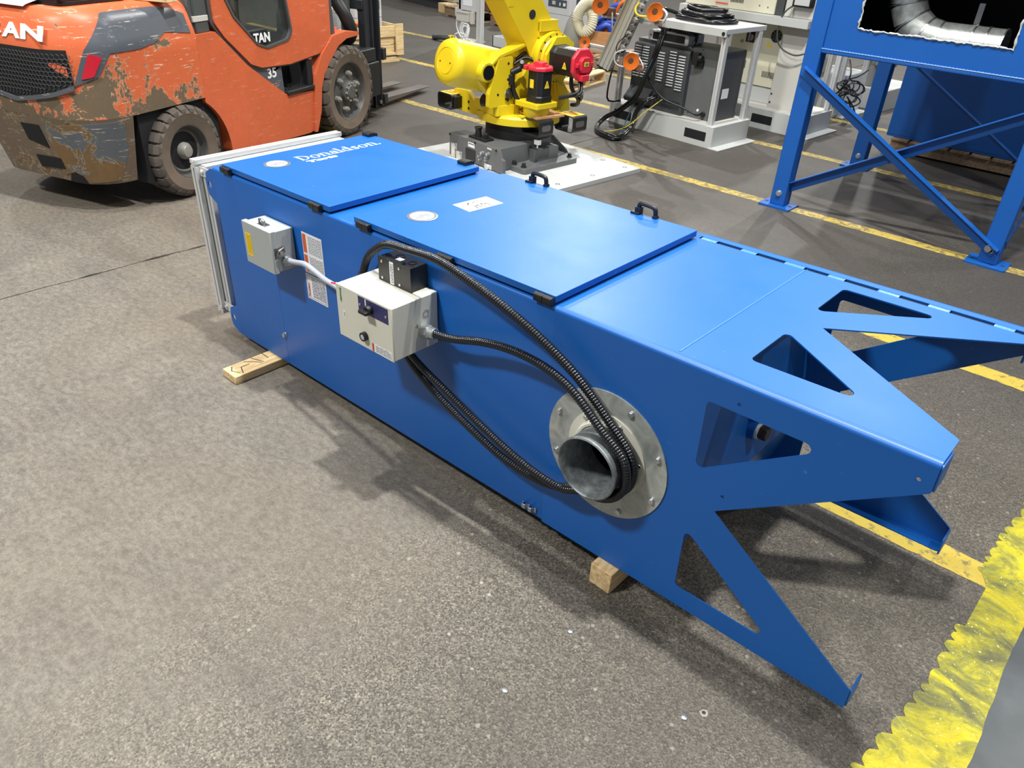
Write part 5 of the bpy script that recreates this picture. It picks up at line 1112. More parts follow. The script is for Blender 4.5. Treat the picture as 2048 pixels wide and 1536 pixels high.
for a, b in ((-0.335, -0.165), (-0.165, -0.095), (-0.095, -0.01)):
    m = MD(); m.cyl((a, yd_, zc), (b, yd_, zc), rd, n=36, cap=False); m.build('straight_pipe', 'galv', DU, smooth=60)
    m = MD(); m.cyl((b - .004, yd_, zc), (b + .004, yd_, zc), rd + .005, n=36, cap=False); m.build('seam_ring', 'zinc', DU)
m = MD(); m.box(-0.42, -0.22, yd_ - .09, yd_ + .09, 0.951, 0.957); m.build('saddle', 'galv', DU)
m = MD(); m.box(-0.22, -0.19, yd_ + .12, yd_ + .15, 0.951, 1.24); m.build('bracket', 'steel', DU)
# big blue cabinet behind on a pallet
CBX = thing('blue_cabinet', 'large plain blue cabinet on a wooden pallet behind the blue stand', 'cabinet', (-0.1, 6.0, 0.115))
m = MB(); m.prism(rrect(-0.865, 1.6, -0.50, 0.55, 0.02, 3), 'z', 0, 1.9); cbb = m.build('body', BS, CBX, 0.004)
m = MB(); m.box(-0.855, 1.59, -0.503, -0.499, 0.02, 0.06); m.build('base_rail', BS, CBX)
def pallet(name, label, loc, rz, L, Wd, H, mat, nd=6, gap=0.02):
    t = thing(name, label, 'pallet', loc, rz)
    bw = (L - gap * (nd - 1)) / nd
    for i in range(nd):
        m = MB(); x = -L / 2 + i * (bw + gap); m.box(x, x + bw, -Wd / 2, Wd / 2, H - 0.018, H); m.build('deck_board', mat, t, 0.002)
    for k in range(3):
        y = -Wd / 2 + 0.02 + k * (Wd - 0.08) / 2; m = MB(); m.box(-L / 2, L / 2, y, y + 0.04, 0.016, H - 0.018); m.build('stringer', mat, t, 0.002)
    for x in (-L / 2, -0.05, L / 2 - 0.1):
        m = MB(); m.box(x, x + 0.1, -Wd / 2, Wd / 2, 0, 0.016); m.build('bottom_board', mat, t, 0.002)
    return t
pallet('pallet', 'weathered pallet under the large blue cabinet', (0.15, 6.0, 0), 0, 2.1, 1.1, 0.113, 'wood_dark', 14)
# ------------------------------------------------------------------ white machine frames with controllers
M['ctrl_grey'] = simple('controller_grey', (92, 95, 96), 0.55, var=0.06, bump=0.1)
M['ctrl_dark'] = simple('controller_dark', (62, 65, 68), 0.5, var=0.08, bump=0.1)
M['louvre'] = simple('louvre_light', (176, 178, 178), 0.4)
M['cream_cab'] = simple('cream_cabinet', (206, 203, 180), 0.5, var=0.03)
M['cab_pale'] = simple('pale_grey_cabinet', (188, 191, 192), 0.45, var=0.04)
M['panel_dark'] = simple('control_panel_dark', (66, 74, 84), 0.4)
M['cup_orange'] = simple('orange_suction_cup', (228, 116, 34), 0.4)
M['card'] = wood('cardboard', (190, 142, 96), (168, 120, 78), (3, 3, 30))
M['hose_cream'] = simple('cream_hose', (216, 212, 190), 0.45)
M['hose_blue'] = simple('blue_hose', (40, 72, 170), 0.4)
M['hose_yellow'] = simple('yellow_hose', (214, 196, 60), 0.4)
M['fabric_grey'] = simple('grey_fabric', (140, 140, 134), 0.8)
M['brown'] = simple('rusty_parts', (104, 72, 56), 0.8, var=0.4, scale=8)
M['machine_grey'] = simple('machine_grey', (150, 150, 140), 0.5, var=0.1)
def base(t, L, D, slots, H=0.167):
    m = MB(); m.prism(rrect(-L, 0, 0, D, 0.012), 'z', 0.0, H); b = m.build('base', 'white', t, 0.006, label='white welded base')
    m = MB(); m.box(-0.02, 0.085, -0.01, D - 0.0, 0.0, 0.010); m.build('foot_flange', 'white', b, 0.002)
    m = MB(); m.box(-L - 0.085, -L + .02, -0.01, D, 0.0, 0.010); m.build('foot_flange', 'white', b, 0.002)
    m = MB(); m.box(-L + .035, -0.035, 0.035, D - .035, H - .002, H + .0015); m.build('tray_floor', 'offwhite', b, 0.001)
    for a, c in slots:
        m = MB(); m.prism(rrect(a, c, 0.048, 0.118, 0.004), 'y', -0.0015, 0.004); m.build('fork_slot', 'dark_int', b, smooth=0, label='dark fork slot')
    return b
def post(t, x, y, z0, z1, w=0.04, name='post'):
    m = MB(); bar(m, (x, y, z0), (x, y, z1), w, w, (0, 1, 0), True, 0.011, 0.009); return m.build(name, 'alu', t, smooth=0)
F1 = thing('controller_stand', 'white stand with aluminium posts holding the dark grey controller and orange cups', 'machine stand', (-1.895, 4.297, 0), radians(-5))
F1['label'] = 'white stand with aluminium posts around the dark grey vented controller'
base(F1, 1.085, 0.53, ((-1.02, -0.83), (-0.265, -0.06)))
post(F1, -0.062, 0.045, 0.167, 0.83); post(F1, -0.052, 0.485, 0.167, 0.83); post(F1, -1.035, 0.045, 0.167, 0.60); post(F1, -0.60, 0.485, 0.167, 0.83)
m = MB(); m.box(-0.66, -0.035, 0.0, 0.55, 0.858, 0.870); m.box(-0.66, -0.035, 0.0, 0.008, 0.815, 0.862); m.box(-0.043, -0.035, 0.0, 0.55, 0.835, 0.862); m.build('shelf', 'white', F1, 0.002, label='white folded shelf')
m = MB(); m.cyl((-0.062, -0.001, 0.838), (-0.062, -0.004, 0.838), 0.014, n=16); m.build('shelf_bolt', 'black_steel', F1)
CT = thing('robot_controller', 'dark grey vented controller standing inside the white stand', 'controller', F1.matrix_basis @ Vector((0, 0, 0.1688)), radians(-5))
m = MB((0, 0, -0.1688)); m.prism(rrect(-0.955, -0.115, 0.13, 0.46, 0.006), 'z', 0.1695, 0.690); m.build('cabinet', 'ctrl_grey', CT, 0.004)
m = MB((0, 0, -0.1688)); m.prism([(0.085, 0.1695), (0.135, 0.1695), (0.135, 0.665), (0.10, 0.665), (0.085, 0.650)], 'x', -0.95, -0.39); vb = m.build('vent_cover', 'ctrl_dark', CT, 0.004, label='dark louvred cover')
m = MB((0, 0, -0.1688)); m.box(-0.114, -0.110, 0.135, 0.455, 0.18, 0.68); sd = m.build('side_door', 'ctrl_dark', CT, 0.002)
m = MB((0, 0, -0.1688)); m.box(-0.110, -0.1085, 0.20, 0.29, 0.34, 0.415); m.build('paper_note', 'paper', sd)
for z in (0.245, 0.585):
    m = MB((0, 0, -0.1688)); m.cyl((-0.110, 0.452, z - .03), (-0.110, 0.452, z + .03), 0.008, n=10); m.build('door_hinge', 'steel', sd)
m = MB((0, 0, -0.1688))
for cx, n0, n1 in ((-0.905, 0, 12), (-0.825, 0, 12), (-0.66, 1, 12), (-0.545, 0, 13), (-0.455, 1, 14)):
    for i in range(n0, n1):
        z = 0.640 - i * 0.021; m.prism([(0.0845, z), (0.076, z - .008), (0.0845, z - .010)], 'x', cx - 0.033, cx + 0.033)
o = m.build('louvre_slats', 'louvre', vb, smooth=0, label='rows of pale louvre slats'); o['kind'] = 'stuff'
m = MB((0, 0, -0.1688))
for r_ in range(2):
    for i in range(16): m.box(-0.68 + i * 0.017, -0.67 + i * 0.017, 0.0838, 0.086, 0.205 + r_ * 0.036, 0.235 + r_ * 0.036)
o = m.build('vent_slots', 'dark_int', vb, smooth=0); o['kind'] = 'stuff'
m = MB((0, 0, -0.1688)); m.prism([(0.085, 0.20), (0.01, 0.205), (-0.005, 0.235), (0.085, 0.325)], 'x', -0.94, -0.70); m.build('sloped_hood', 'ctrl_dark', CT, 0.004)
for x, z, r_ in ((-0.26, 0.235, 0.020), ):
    m = MB((0, 0, -0.1688)); m.cyl((x + .06, 0.13, z - .02), (x + .06, 0.112, z - .02), r_, n=18); m.build('round_plug', 'black', CT, 0.002)
    m = MB((0, 0, -0.1688)); m.cyl((x, 0.13, z), (x, 0.126, z), 0.011, n=16); m.build('white_dot', 'paper', CT)
m = MB((0, 0, -0.1688)); m.box(-0.36, -0.31, 0.085, 0.13, 0.57, 0.66); m.cyl((-0.30, 0.09, 0.625), (-0.27, 0.09, 0.625), 0.025, n=14); m.box(-.33, -.27, .10, .13, .56, .60); m.build('latch_block', 'black', CT, 0.003)
for x, z in ((-0.15, 0.56), (-0.15, 0.40), (-0.15, 0.20), (-0.35, 0.20), (-.30, .685)):
    m = MB((0, 0, -0.1688)); m.cyl((x, 0.13, z), (x, 0.127, z), 0.005, n=8); m.build('screw', 'black', CT, smooth=0)
MO = thing('grey_module', 'pale grey module with a dark front lying on the controller', 'module', F1.matrix_basis @ Vector((-0.64, 0.22, 0.6908)), radians(-5))
m = MB(); m.prism(rrect(-0.20, 0.20, 0.0, 0.078, 0.018), 'y', -0.11, 0.10); mb_ = m.build('housing', 'cab_pale', MO, 0.004)
m = MB(); m.prism(rrect(-0.155, 0.165, 0.012, 0.066, 0.010), 'y', -0.1125, -0.108); m.build('front_panel', 'black_gloss', mb_, 0.001)
m = MB(); m.cyl((-0.175, -0.11, 0.038), (-0.175, -0.114, 0.038), 0.009, n=12); m.build('key_hole', 'steel', mb_)
BX = thing('black_connector', 'pile of black connectors on top of the pale grey module', 'connector', F1.matrix_basis @ Vector((-0.60, 0.22, 0.7690)), radians(-5))
m = MB(); m.prism(rpoly([(-0.12, 0), (0.16, 0), (0.13, 0.06), (0.03, 0.09), (-0.06, 0.10)], 0.01), 'y', -0.07, 0.08); m.build('connector_body', 'black', BX, 0.006)
for k, pts in enumerate(([(-0.02, -0.07, 0.03), (0.05, -0.13, 0.05), (0.14, -0.12, 0.03), (0.19, -0.05, 0.0)], [(-0.10, -0.06, 0.02), (-0.16, -0.10, 0.05), (-0.10, -0.14, 0.03), (-0.02, -0.13, 0.02)], [(0.08, 0.02, 0.08), (0.16, -0.02, 0.06), (0.21, -0.08, -0.03), (0.19, -0.10, -0.075)])):
    m = MB(); m.tube(spline(pts, 0.02), 0.014, 8); m.build('lead', 'black', BX, smooth=60)
# cable bundle hanging down and looping over the floor
CBN = thing('cable_bundle', 'black cable bundle hanging down in front of the controller and looping on the floor', 'cables', (-2.62, 4.05, 0))
def W2(l): return [(p[0] + 2.62, p[1] - 4.05, p[2]) for p in l]
main = [(-2.45, 4.27, 0.80), (-2.46, 4.22, 0.67), (-2.49, 4.20, 0.54), (-2.52, 4.19, 0.45), (-2.57, 4.18, 0.30), (-2.70, 4.16, 0.17), (-2.84, 4.17, 0.09), (-2.88, 4.11, 0.025), (-2.78, 3.98, 0.02), (-2.66, 3.91, 0.02), (-2.54, 3.88, 0.02), (-2.53, 3.98, 0.022), (-2.56, 4.14, 0.07), (-2.56, 4.20, 0.18), (-2.50, 4.24, 0.27), (-2.46, 4.30, 0.30)]
for k in range(4):
    a = 2 * pi * k / 4; d = Vector((0.013 * cos(a), 0.010 * sin(a), 0.010 * sin(a) + (0.0 if k % 2 else .004)))
    pts = [Vector(p) + d * (1 + 0.5 * sin(i * 1.3 + k)) for i, p in enumerate(main)]
    for p in pts: p.z = max(p.z, 0.012)
    m = MB(); m.tube(spline(W2(pts), 0.02), 0.0115, 8); m.build('cable', 'black_gloss', CBN, smooth=60)
for nm, mt, r_, pts in (('cable', 'black', 0.009, [(-2.46, 4.20, 0.62), (-2.54, 4.24, 0.49), (-2.46, 4.26, 0.37), (-2.36, 4.28, 0.30), (-2.21, 4.32, 0.26), (-2.09, 4.345, 0.222), (-2.092, 4.40, 0.222)]),
                        ('thin_cable', 'hose_yellow', 0.004, [(-2.40, 4.33, 0.30), (-2.48, 4.22, 0.20), (-2.60, 4.12, 0.06), (-2.74, 4.02, 0.012), (-2.83, 4.06, 0.012)]),
                        ('thin_cable', 'hose_teal', 0.004, [(-2.47, 4.19, 0.60), (-2.53, 4.17, 0.42), (-2.57, 4.17, 0.28), (-2.61, 4.13, 0.10), (-2.60, 4.05, 0.012), (-2.55, 3.98, 0.012)]),
                        ('cable', 'black', 0.008, [(-2.95, 4.42, 0.60), (-2.93, 4.30, 0.40), (-2.93, 4.28, 0.22), (-2.90, 4.31, 0.19), (-2.84, 4.36, 0.20)])):
    if mt == 'hose_teal' and 'hose_teal' not in M: M['hose_teal'] = simple('teal_wire', (40, 96, 110), 0.5)
    m = MB(); m.tube(spline(W2(pts), 0.02), r_, 8); m.build(nm, mt, CBN, smooth=60)
CO = thing('cable_coil', 'coil of thick black cable lying on the white shelf', 'cable coil', F1.matrix_basis @ Vector((-0.42, 0.27, 0.8705)), radians(-5))
for k in range(5):
    m = MB(); rr = random.Random(k); ax, ay = 0.25 - 0.025 * k, 0.17 - 0.018 * k; ph = rr.uniform(0, 6)
    m.tube([((ax * cos(t_)) + 0.02 * sin(3 * t_ + ph), ay * sin(t_) + .01 * cos(2 * t_ + ph), 0.015 + 0.020 * (k // 2) + 0.008 * k + 0.006 * sin(2 * t_ + ph)) for t_ in [2 * pi * i / 40 for i in range(40)]], 0.015, 8, True); m.build('cable_turn', 'black_gloss', CO, smooth=60)
m = MB(); m.tube(spline([(-0.25, -0.05, 0.03), (-0.36, -0.08, 0.05), (-0.44, -0.06, 0.03), (-0.50, 0.0, 0.03)], 0.02), 0.015, 8); m.build('cable_tail', 'black_gloss', CO, smooth=60)
t = thing('pendant_switch', 'yellow pendant box lying behind the cable coil on the shelf', 'box', F1.matrix_basis @ Vector((-0.56, 0.50, 0.8705)), radians(-5))
m = MB(); m.prism(rrect(-0.10, 0.10, -0.04, 0.045, 0.012), 'z', 0, 0.07); o = m.build('housing', 'yellow_label', t, 0.006); m = MB(); m.cyl((0.04, 0, 0.07), (0.04, 0, 0.088), 0.024, 0.028, 18); m.build('button', 'black', o, 0.002)

# gripper with orange suction cups
GP = thing('vacuum_gripper', 'aluminium gripper beam with orange suction cups hanging in front of the controller', 'gripper', (-2.69, 4.09, 0.50))
def MG(): return MB((2.69, -4.09, -0.50))
GY = 4.07
pb0, pb1 = Vector((-2.835, GY, 0.505)), Vector((-2.365, GY + .0, 1.62))
m = MG(); bar(m, pb0, pb1, 0.108, 0.108, (0.25, -1.0, 0), True, 0.010, 0.010, 0.036); gb = m.build('main_beam', 'alu', GP, smooth=0, label='thick slotted aluminium beam')
dd = (pb1 - pb0).normalized(); m = MG(); bar(m, pb0 - dd * 0.010, pb0 + dd * .0005, 0.109, 0.109, (0.25, -1.0, 0), False); m.build('end_cap', 'black', gb)
side = Vector((0.9, 0.12, -0.38)).normalized()
for name, a, b in (('cross_bar', (-2.98, GY + .10, 0.865), (-2.40, GY + .10, 0.865)), ('cross_bar', (-3.12, GY + .10, 0.615), (-2.60, GY + .10, 0.605))):
    m = MG(); bar(m, a, b, 0.04, 0.04, (0, 0, 1)); m.build(name, 'alu', GP, smooth=0)
m = MG(); bar(m, (-2.70, GY + .02, 0.60), (-2.45, GY + .02, 1.20), 0.022, 0.022, (0, -1, 0), False); m.build('valve_rail', 'steel', GP)
for i in range(9):
    c = Vector((-2.695, GY - .01, 0.62)).lerp(Vector((-2.52, GY - .01, 1.03)), i / 8); m = MG(); m.cbox(c, (0.035, 0.04, 0.026), Matrix.Translation(c) @ Matrix.Rotation(0.38, 4, 'Y') @ Matrix.Translation(-c)); m.cyl(c + Vector((.01, -.02, 0)), c + Vector((.03, -.03, .01)), 0.007, n=8); m.build('valve', 'alu' if i % 2 else 'zinc', GP, 0.002)
def cup(c, d, r=0.066):
    c = Vector(c); d = Vector(d).normalized(); m = MG(); m.lathe(c, d, [(r * .30, -0.035), (r * .55, -0.030), (r * .60, -0.018), (r * .85, -0.006), (r, 0.006), (r * .98, 0.010), (r * .62, 0.0), (r * .34, -0.004), (r * .33, -0.010), (0, -0.010)], 30); o = m.build('suction_cup', 'cup_orange', GP, smooth=50, label='orange suction cup')
    m = MG(); m.cyl(c - d * 0.0085, c - d * 0.006, r * .30, n=18); m.build('cup_hole', 'brown', o)
    m = MG(); m.cyl(c - d * 0.035, c - d * 0.11, 0.020, n=14); m.cyl(c - d * .05, c - d * .075, 0.027, n=6); m.build('cup_stem', 'steel', GP)
vw = (0.70, -0.60, -0.10)
cup((-2.545, GY - .07, 0.590), vw); cup((-2.905, GY - 0.05, 0.945), vw, 0.068); cup((-2.385, GY - .07, 0.955), vw); cup((-3.10, GY + .05, 0.645), (0.5, -.8, .1), 0.045)
for c0, c1_ in (((-2.545, GY - .07, 0.59), (-2.66, GY + .08, 0.61)), ((-2.385, GY - .07, 0.955), (-2.46, GY + .08, 0.865)), ((-2.905, GY - .05, 0.945), (-2.95, GY + .08, 0.875)), ((-3.1, GY + .05, 0.645), (-3.10, GY + .1, 0.62))):
    a, b = Vector(c0) - Vector(vw).normalized() * .10, Vector(c1_); m = MG(); m.cyl(a, b, 0.016, n=10); m.build('cup_arm', 'steel', GP)
for pts, mt, r_ in (([(-2.63, GY - .02, 0.66), (-2.70, GY - .06, 0.63), (-2.71, GY - .05, 0.56), (-2.66, GY - .02, 0.53), (-2.60, GY, 0.55)], 'paper', 0.006), ([(-2.56, GY - .03, 1.0), (-2.55, GY - .09, 0.96), (-2.51, GY - .10, 0.92), (-2.45, GY - .05, 0.915)], 'hose_yellow', 0.009),
                    ([(-2.62, GY - .03, 0.78), (-2.68, GY - .08, 0.70), (-2.70, GY - .04, 0.62), (-2.62, GY - .05, 0.66)], 'black', 0.004), ([(-2.50, GY - .03, 0.62), (-2.46, GY - .02, 0.56), (-2.49, GY, 0.51), (-2.54, GY, 0.53)], 'paper', 0.005), ([(-2.82, GY, 0.90), (-2.78, GY - .04, 0.82), (-2.76, GY - .05, 0.75), (-2.79, GY - .03, 0.66)], 'paper', 0.005), ([(-2.35, GY - .03, 0.98), (-2.30, GY - .04, .95), (-2.33, GY - .02, 0.89), (-2.40, GY + .05, 0.87)], 'paper', 0.008)):
    m = MG(); m.tube(spline(pts, 0.015), r_, 8); m.build('air_hose', mt, GP, smooth=60)
m = MG(); m.cbox((-2.50, GY + .0, 0.545), (0.07, 0.06, 0.05)); m.cyl((-2.47, GY - .03, .53), (-2.47, GY - .05, .53), .018, n=14); m.build('pressure_switch', 'brown', GP, 0.004)
for c in ((-2.87, GY + .03, 0.90), (-2.42, GY + .02, 0.93)):
    m = MG(); m.cbox(c, (0.09, 0.065, 0.06)); m.build('manifold', 'brown', GP, 0.006)
# the forearm above the picture that carries the gripper
m = MR(); m.lathe((0.10, 1.15, 1.60), (0.05, 0, 1), [(0.09, -0.02), (0.11, 0.0), (0.11, 0.16), (0.09, 0.18)], 28); m.box(-0.10, 0.30, 0.40, 1.26, 1.66, 1.78); m.build('wrist', Y_, RB_, 0.02)

# second stand: white column, beam, cream cabinets
F2 = thing('cabinet_stand', 'white stand with a column and a long shelf carrying cream cabinets', 'machine stand', (-1.580, 5.240, 0), radians(-4))
def L2(x, y, z): return F2.matrix_basis.inverted() @ Vector((x, y, z))
base(F2, 1.30, 0.54, ((-0.475, -0.275), (-1.2, -1.0)))
m = MB(); m.prism(rrect(-0.405, -0.155, 0.10, 0.36, 0.012), 'z', 0.167, 0.83); cl_ = m.build('column', 'offwhite', F2, 0.005, label='white square column')
for x, z in ((-0.385, 0.215), (-0.385, 0.285)):
    m = MB(); m.cyl((x, 0.10, z), (x, 0.097, z), 0.008, n=10); m.build('bolt_hole', 'ink', cl_, smooth=0)
m = MB(); m.prism(rrect(-1.40, -0.135, -0.02, 0.52, 0.01), 'z', 0.835, 0.895); m.build('shelf_beam', 'white', F2, 0.006, label='long white shelf beam')
for x, y in ((-1.24, 0.05), (-1.24, 0.48), (-0.03, 0.06), (-0.03, 0.48)): post(F2, x, y, 0.167, 0.835 if x < -1 else 0.70)
m = MB(); m.box(-0.41, -0.15, 0.09, 0.37, 0.80, 0.836); m.build('column_head', 'offwhite', F2, 0.004)
C2 = thing('cream_controller', 'cream cabinet with a black rotary switch and fan under the long shelf', 'controller', F2.matrix_basis @ Vector((-0.66, 0.33, 0.169)), radians(-4))
m = MB(); m.prism(rrect(-0.28, 0.24, -0.13, 0.15, 0.008), 'z', 0.14, 0.645); c2b_ = m.build('cabinet', 'cream_cab', C2, 0.004)
m = MB(); m.box(-0.27, 0.23, -0.12, 0.14, 0.0, 0.14); m.build('plinth', 'white', C2, 0.004)
m = MB(); m.box(0.018, 0.022, -0.133, -0.128, 0.15, 0.64); m.build('door_gap', 'ink', c2b_, smooth=0)
m = MB(); m.box(-0.13, -0.025, -0.138, -0.13, 0.475, 0.565); sw = m.build('switch_plate', 'black', c2b_, 0.002)
m = MB(); m.cyl((-0.075, -0.138, 0.518), (-0.075, -0.155, 0.518), 0.026, n=20); m.cbox((-0.085, -0.160, 0.528), (0.016, 0.012, 0.08)); m.build('rotary_handle', 'steel', sw, 0.002)
m = MB(); m.cyl((-0.17, -0.13, 0.475), (-0.17, -0.136, 0.475), 0.012, n=14); m.build('key_lock', 'steel', c2b_)
m = MB(); m.lathe((0.155, -0.13, 0.555), (0, -1, 0), [(0.050, 0), (0.050, 0.006), (0.046, 0.006), (0.044, 0.003), (0.014, 0.003), (0.012, 0.006), (0, 0.006)], 32); fn = m.build('fan_guard', 'black_steel', c2b_, smooth=30)
for i in range(8):
    a = 2 * pi * i / 8; m = MB(); bar(m, (0.155 + .012 * cos(a), -0.1345, 0.555 + .012 * sin(a)), (0.155 + .046 * cos(a), -0.1345, 0.555 + .046 * sin(a)), 0.003, 0.002, (0, -1, 0), False); m.build('fan_spoke', 'steel', fn, smooth=0)
m = MB(); m.box(0.085, 0.115, -0.1315, -0.129, 0.460, 0.490); m.build('yellow_label', 'yellow_label', c2b_)
m = MB()
for i in range(10): m.box(0.09 + i * .012, 0.096 + i * .012, -0.1315, -0.129, 0.215, 0.265)
o = m.build('vent_slots', 'ink', c2b_, smooth=0); o['kind'] = 'stuff'
C3 = thing('cream_cabinet', 'long cream cabinet with an orange striped label lying on the upper shelf', 'cabinet', F2.matrix_basis @ Vector((-0.90, 0.27, 0.8965)), radians(-4))
m = MB(); m.prism(rrect(-0.50, 0.395, -0.20, 0.22, 0.006), 'z', 0.002, 0.40); c3b = m.build('cabinet', 'cream_cab', C3, 0.005)
m = MB(); m.box(0.395, 0.47, -0.19, 0.21, 0.0, 0.395); m.build('dark_end', 'ctrl_dark', C3, 0.004)
m = MB(); m.box(-0.185, -0.055, -0.2025, -0.199, 0.02, 0.115); lb = m.build('striped_label', 'offwhite', c3b)
for z in (0.028, 0.072, 0.098):
    m = MB(); m.box(-0.183, -0.057, -0.2032, -0.2024, z, z + 0.013); m.build('label_stripe', 'orange_label', lb, smooth=0)
m = MB()
for i in range(10): m.box(-0.035 + i * .013, -0.028 + i * .013, -0.2025, -0.199, 0.055, 0.14)
o = m.build('vent_slots', 'ink', c3b, smooth=0); o['kind'] = 'stuff'
for x, z in ((0.25, 0.055), (0.33, 0.05)):
    m = MB(); m.cyl((x, -0.2, z), (x, -0.203, z), 0.006, n=8); m.build('screw', 'steel', c3b)
W3 = thing('white_pedestal', 'white block with a black cable box at the right end of the upper shelf', 'pedestal', F2.matrix_basis @ Vector((-0.26, 0.25, 0.8965)), radians(-4))
m = MB(); m.prism(rrect(-0.16, 0.115, -0.18, 0.2, 0.02), 'z', 0.001, 0.45); m.build('block', 'offwhite', W3, 0.01)
m = MB(); m.box(-0.07, 0.10, -0.24, -0.18, 0.085, 0.16); o = m.build('cable_box', 'black', W3, 0.008); m = MB(); m.box(-0.05, 0.08, -0.2415, -0.239, 0.10, 0.15); m.build('box_label', 'cab_pale', o)
m = MB(); m.tube(spline([(-0.05, -0.22, 0.10), (-0.11, -0.25, 0.04), (-0.135, -0.26, -0.06), (-0.12, -0.26, -0.17), (-0.06, -0.24, -0.24), (0.05, -0.22, -0.27), (0.14, -0.20, -0.24)], 0.02), 0.0065, 8); m.build('hanging_cable', 'ctrl_dark', W3, smooth=60)
m = MB(); m.tube(spline([(-0.08, -0.17, 0.10), (-0.07, -0.19, 0.05), (-0.065, -0.19, 0.005)], 0.015), 0.004, 6); m.build('thin_cable', 'fabric_grey', W3, smooth=60)

# third stand partly hidden by the blue stand
F3 = thing('small_stand', 'grey cabinet stand with aluminium posts seen through the blue stand', 'machine stand', (-1.70, 6.30, 0), radians(-4))
m = MB(); m.box(-0.55, 0.0, 0.0, 0.50, 0.012, 0.37); m.build('cabinet', 'cab_pale', F3, 0.005); m = MB(); m.box(-0.56, 0.09, -0.01, 0.52, 0.0, 0.012); m.build('foot_flange', 'white', F3, 0.002)
post(F3, -0.16, -0.03, 0.0, 0.80); post(F3, -0.02, -0.03, 0.0, 0.80); post(F3, -0.02, 0.45, 0.37, 0.80)
m = MB(); m.box(-0.60, 0.06, -0.05, 0.52, 0.80, 0.82); m.build('shelf', 'white', F3, 0.003)
m = MB(); m.box(-0.26, -0.19, -0.04, 0.10, 0.371, 0.50); m.build('perforated_box', 'fabric_grey', F3, 0.004)
F4 = thing('white_bench', 'low white bench with a small grey robot joint behind the blue stand', 'bench', (-1.66, 6.95, 0), radians(-4))
m = MB(); m.box(-0.30, 0.18, 0.0, 0.7, 0.0, 0.20); m.build('bench_base', 'white', F4, 0.006); m = MB(); m.ball((-0.08, 0.1, 0.44), 0.075, 16); m.cyl((-0.08, 0.1, 0.2), (-0.08, 0.1, 0.42), 0.05, 0.06, 20); m.box(-0.03, 0.14, 0.04, 0.16, 0.40, 0.50); m.build('robot_joint', 'fabric_grey', F4, 0.006)
TG = thing('cable_tangle', 'tangle of thin black cables hanging on the small grey stand', 'cables', (-1.66, 6.15, 0.15))
for k in range(9):
    rr = random.Random(20 + k); c = Vector((rr.uniform(-0.03, 0.14), rr.uniform(-.05, .05), rr.uniform(0.06, 0.17))); m = MB()
    m.tube([c + Vector((0.075 * cos(t_) * rr.uniform(.95, 1.05), 0.03 * sin(2 * t_ + k), 0.055 * sin(t_))) for t_ in [2 * pi * i / 24 for i in range(24)]], 0.006, 6, True); m.build('cable_loop', 'black', TG, smooth=60)
for pts in ([(-0.10, 0.05, 0.02), (0.02, 0.0, 0.14), (0.06, 0.0, 0.26), (0.0, 0.05, 0.38)], [(0.08, 0, 0.08), (0.16, 0, 0.0), (0.20, 0, -0.07), (0.17, 0, -0.06), (0.10, 0, 0.06)], [(0.0, 0.0, 0.12), (0.06, 0.0, 0.22), (0.13, 0.0, 0.26), (0.19, 0.05, 0.32)]):
    m = MB(); m.tube(spline(pts, 0.02), 0.007, 6); m.build('cable', 'black', TG, smooth=60)

# ------------------------------------------------------------------ pallet, carton with hoses, cabinets farther back
pallet('pallet', 'pale new pallet beside the red motor cap of the robot', (-4.46, 5.32, 0), 0.17, 1.0, 0.82, 0.115, 'wood', 7, 0.035)
CR = thing('cardboard_box', 'open cardboard box full of blue hoses', 'box', (-4.87, 6.66, 0.125), radians(28))
for a in ((-0.29, 0.29, -0.16, -0.153), (-0.29, 0.29, 0.153, 0.16), (-0.29, -0.283, -0.16, 0.16), (0.283, 0.29, -0.16, 0.16)):
    m = MB(); m.box(*a, 0.003, 0.235); m.build('side', 'card', CR)
m = MB(); m.box(-0.29, 0.29, -0.16, 0.16, 0, 0.005); m.build('bottom', 'card', CR)
pallet('pallet', 'dark low pallet under the cardboard box of hoses', (-4.66, 6.75, 0), 0.15, 1.0, 0.9, 0.122, 'wood_dark', 8, 0.03)
BH = thing('blue_hose', 'bundle of blue hoses in the cardboard box', 'hose', (-4.86, 6.72, 0.14), radians(28))
for k, pts in enumerate(([(-0.15, -0.05, 0.06), (-0.10, -0.05, 0.24), (0.05, 0.0, 0.36), (0.20, 0.02, 0.34), (0.22, 0.02, 0.2)], [(-0.12, 0.05, 0.06), (-0.02, 0.02, 0.25), (0.12, 0.02, 0.30), (0.25, 0.05, 0.27)], [(-0.08, -0.1, 0.05), (0.0, -0.1, 0.22), (0.12, -0.08, 0.27), (0.17, -0.05, 0.1)], [(0.0, 0.1, 0.05), (0.03, 0.08, 0.28), (0.13, 0.05, 0.46), (0.30, 0.02, 0.50)])):
    m = MB(); m.tube(spline(pts, 0.02), 0.032, 10); m.build('hose', 'hose_blue', BH, smooth=60)
for k, pts in enumerate(([(0.10, 0.08, 0.05), (0.16, 0.06, 0.35), (0.24, 0.0, 0.52), (0.40, 0.0, 0.55)], [(0.05, 0.1, 0.05), (0.12, 0.1, 0.4), (0.2, 0.06, 0.6), (0.36, 0.06, 0.60)])):
    m = MB(); m.tube(spline(pts, 0.02), 0.02, 8); m.build('orange_hose', 'cup_orange', BH, smooth=60)
RH = thing('ribbed_hose', 'cream ribbed hose looped over the cardboard box', 'hose', (-4.95, 6.50, 0.13), 0)
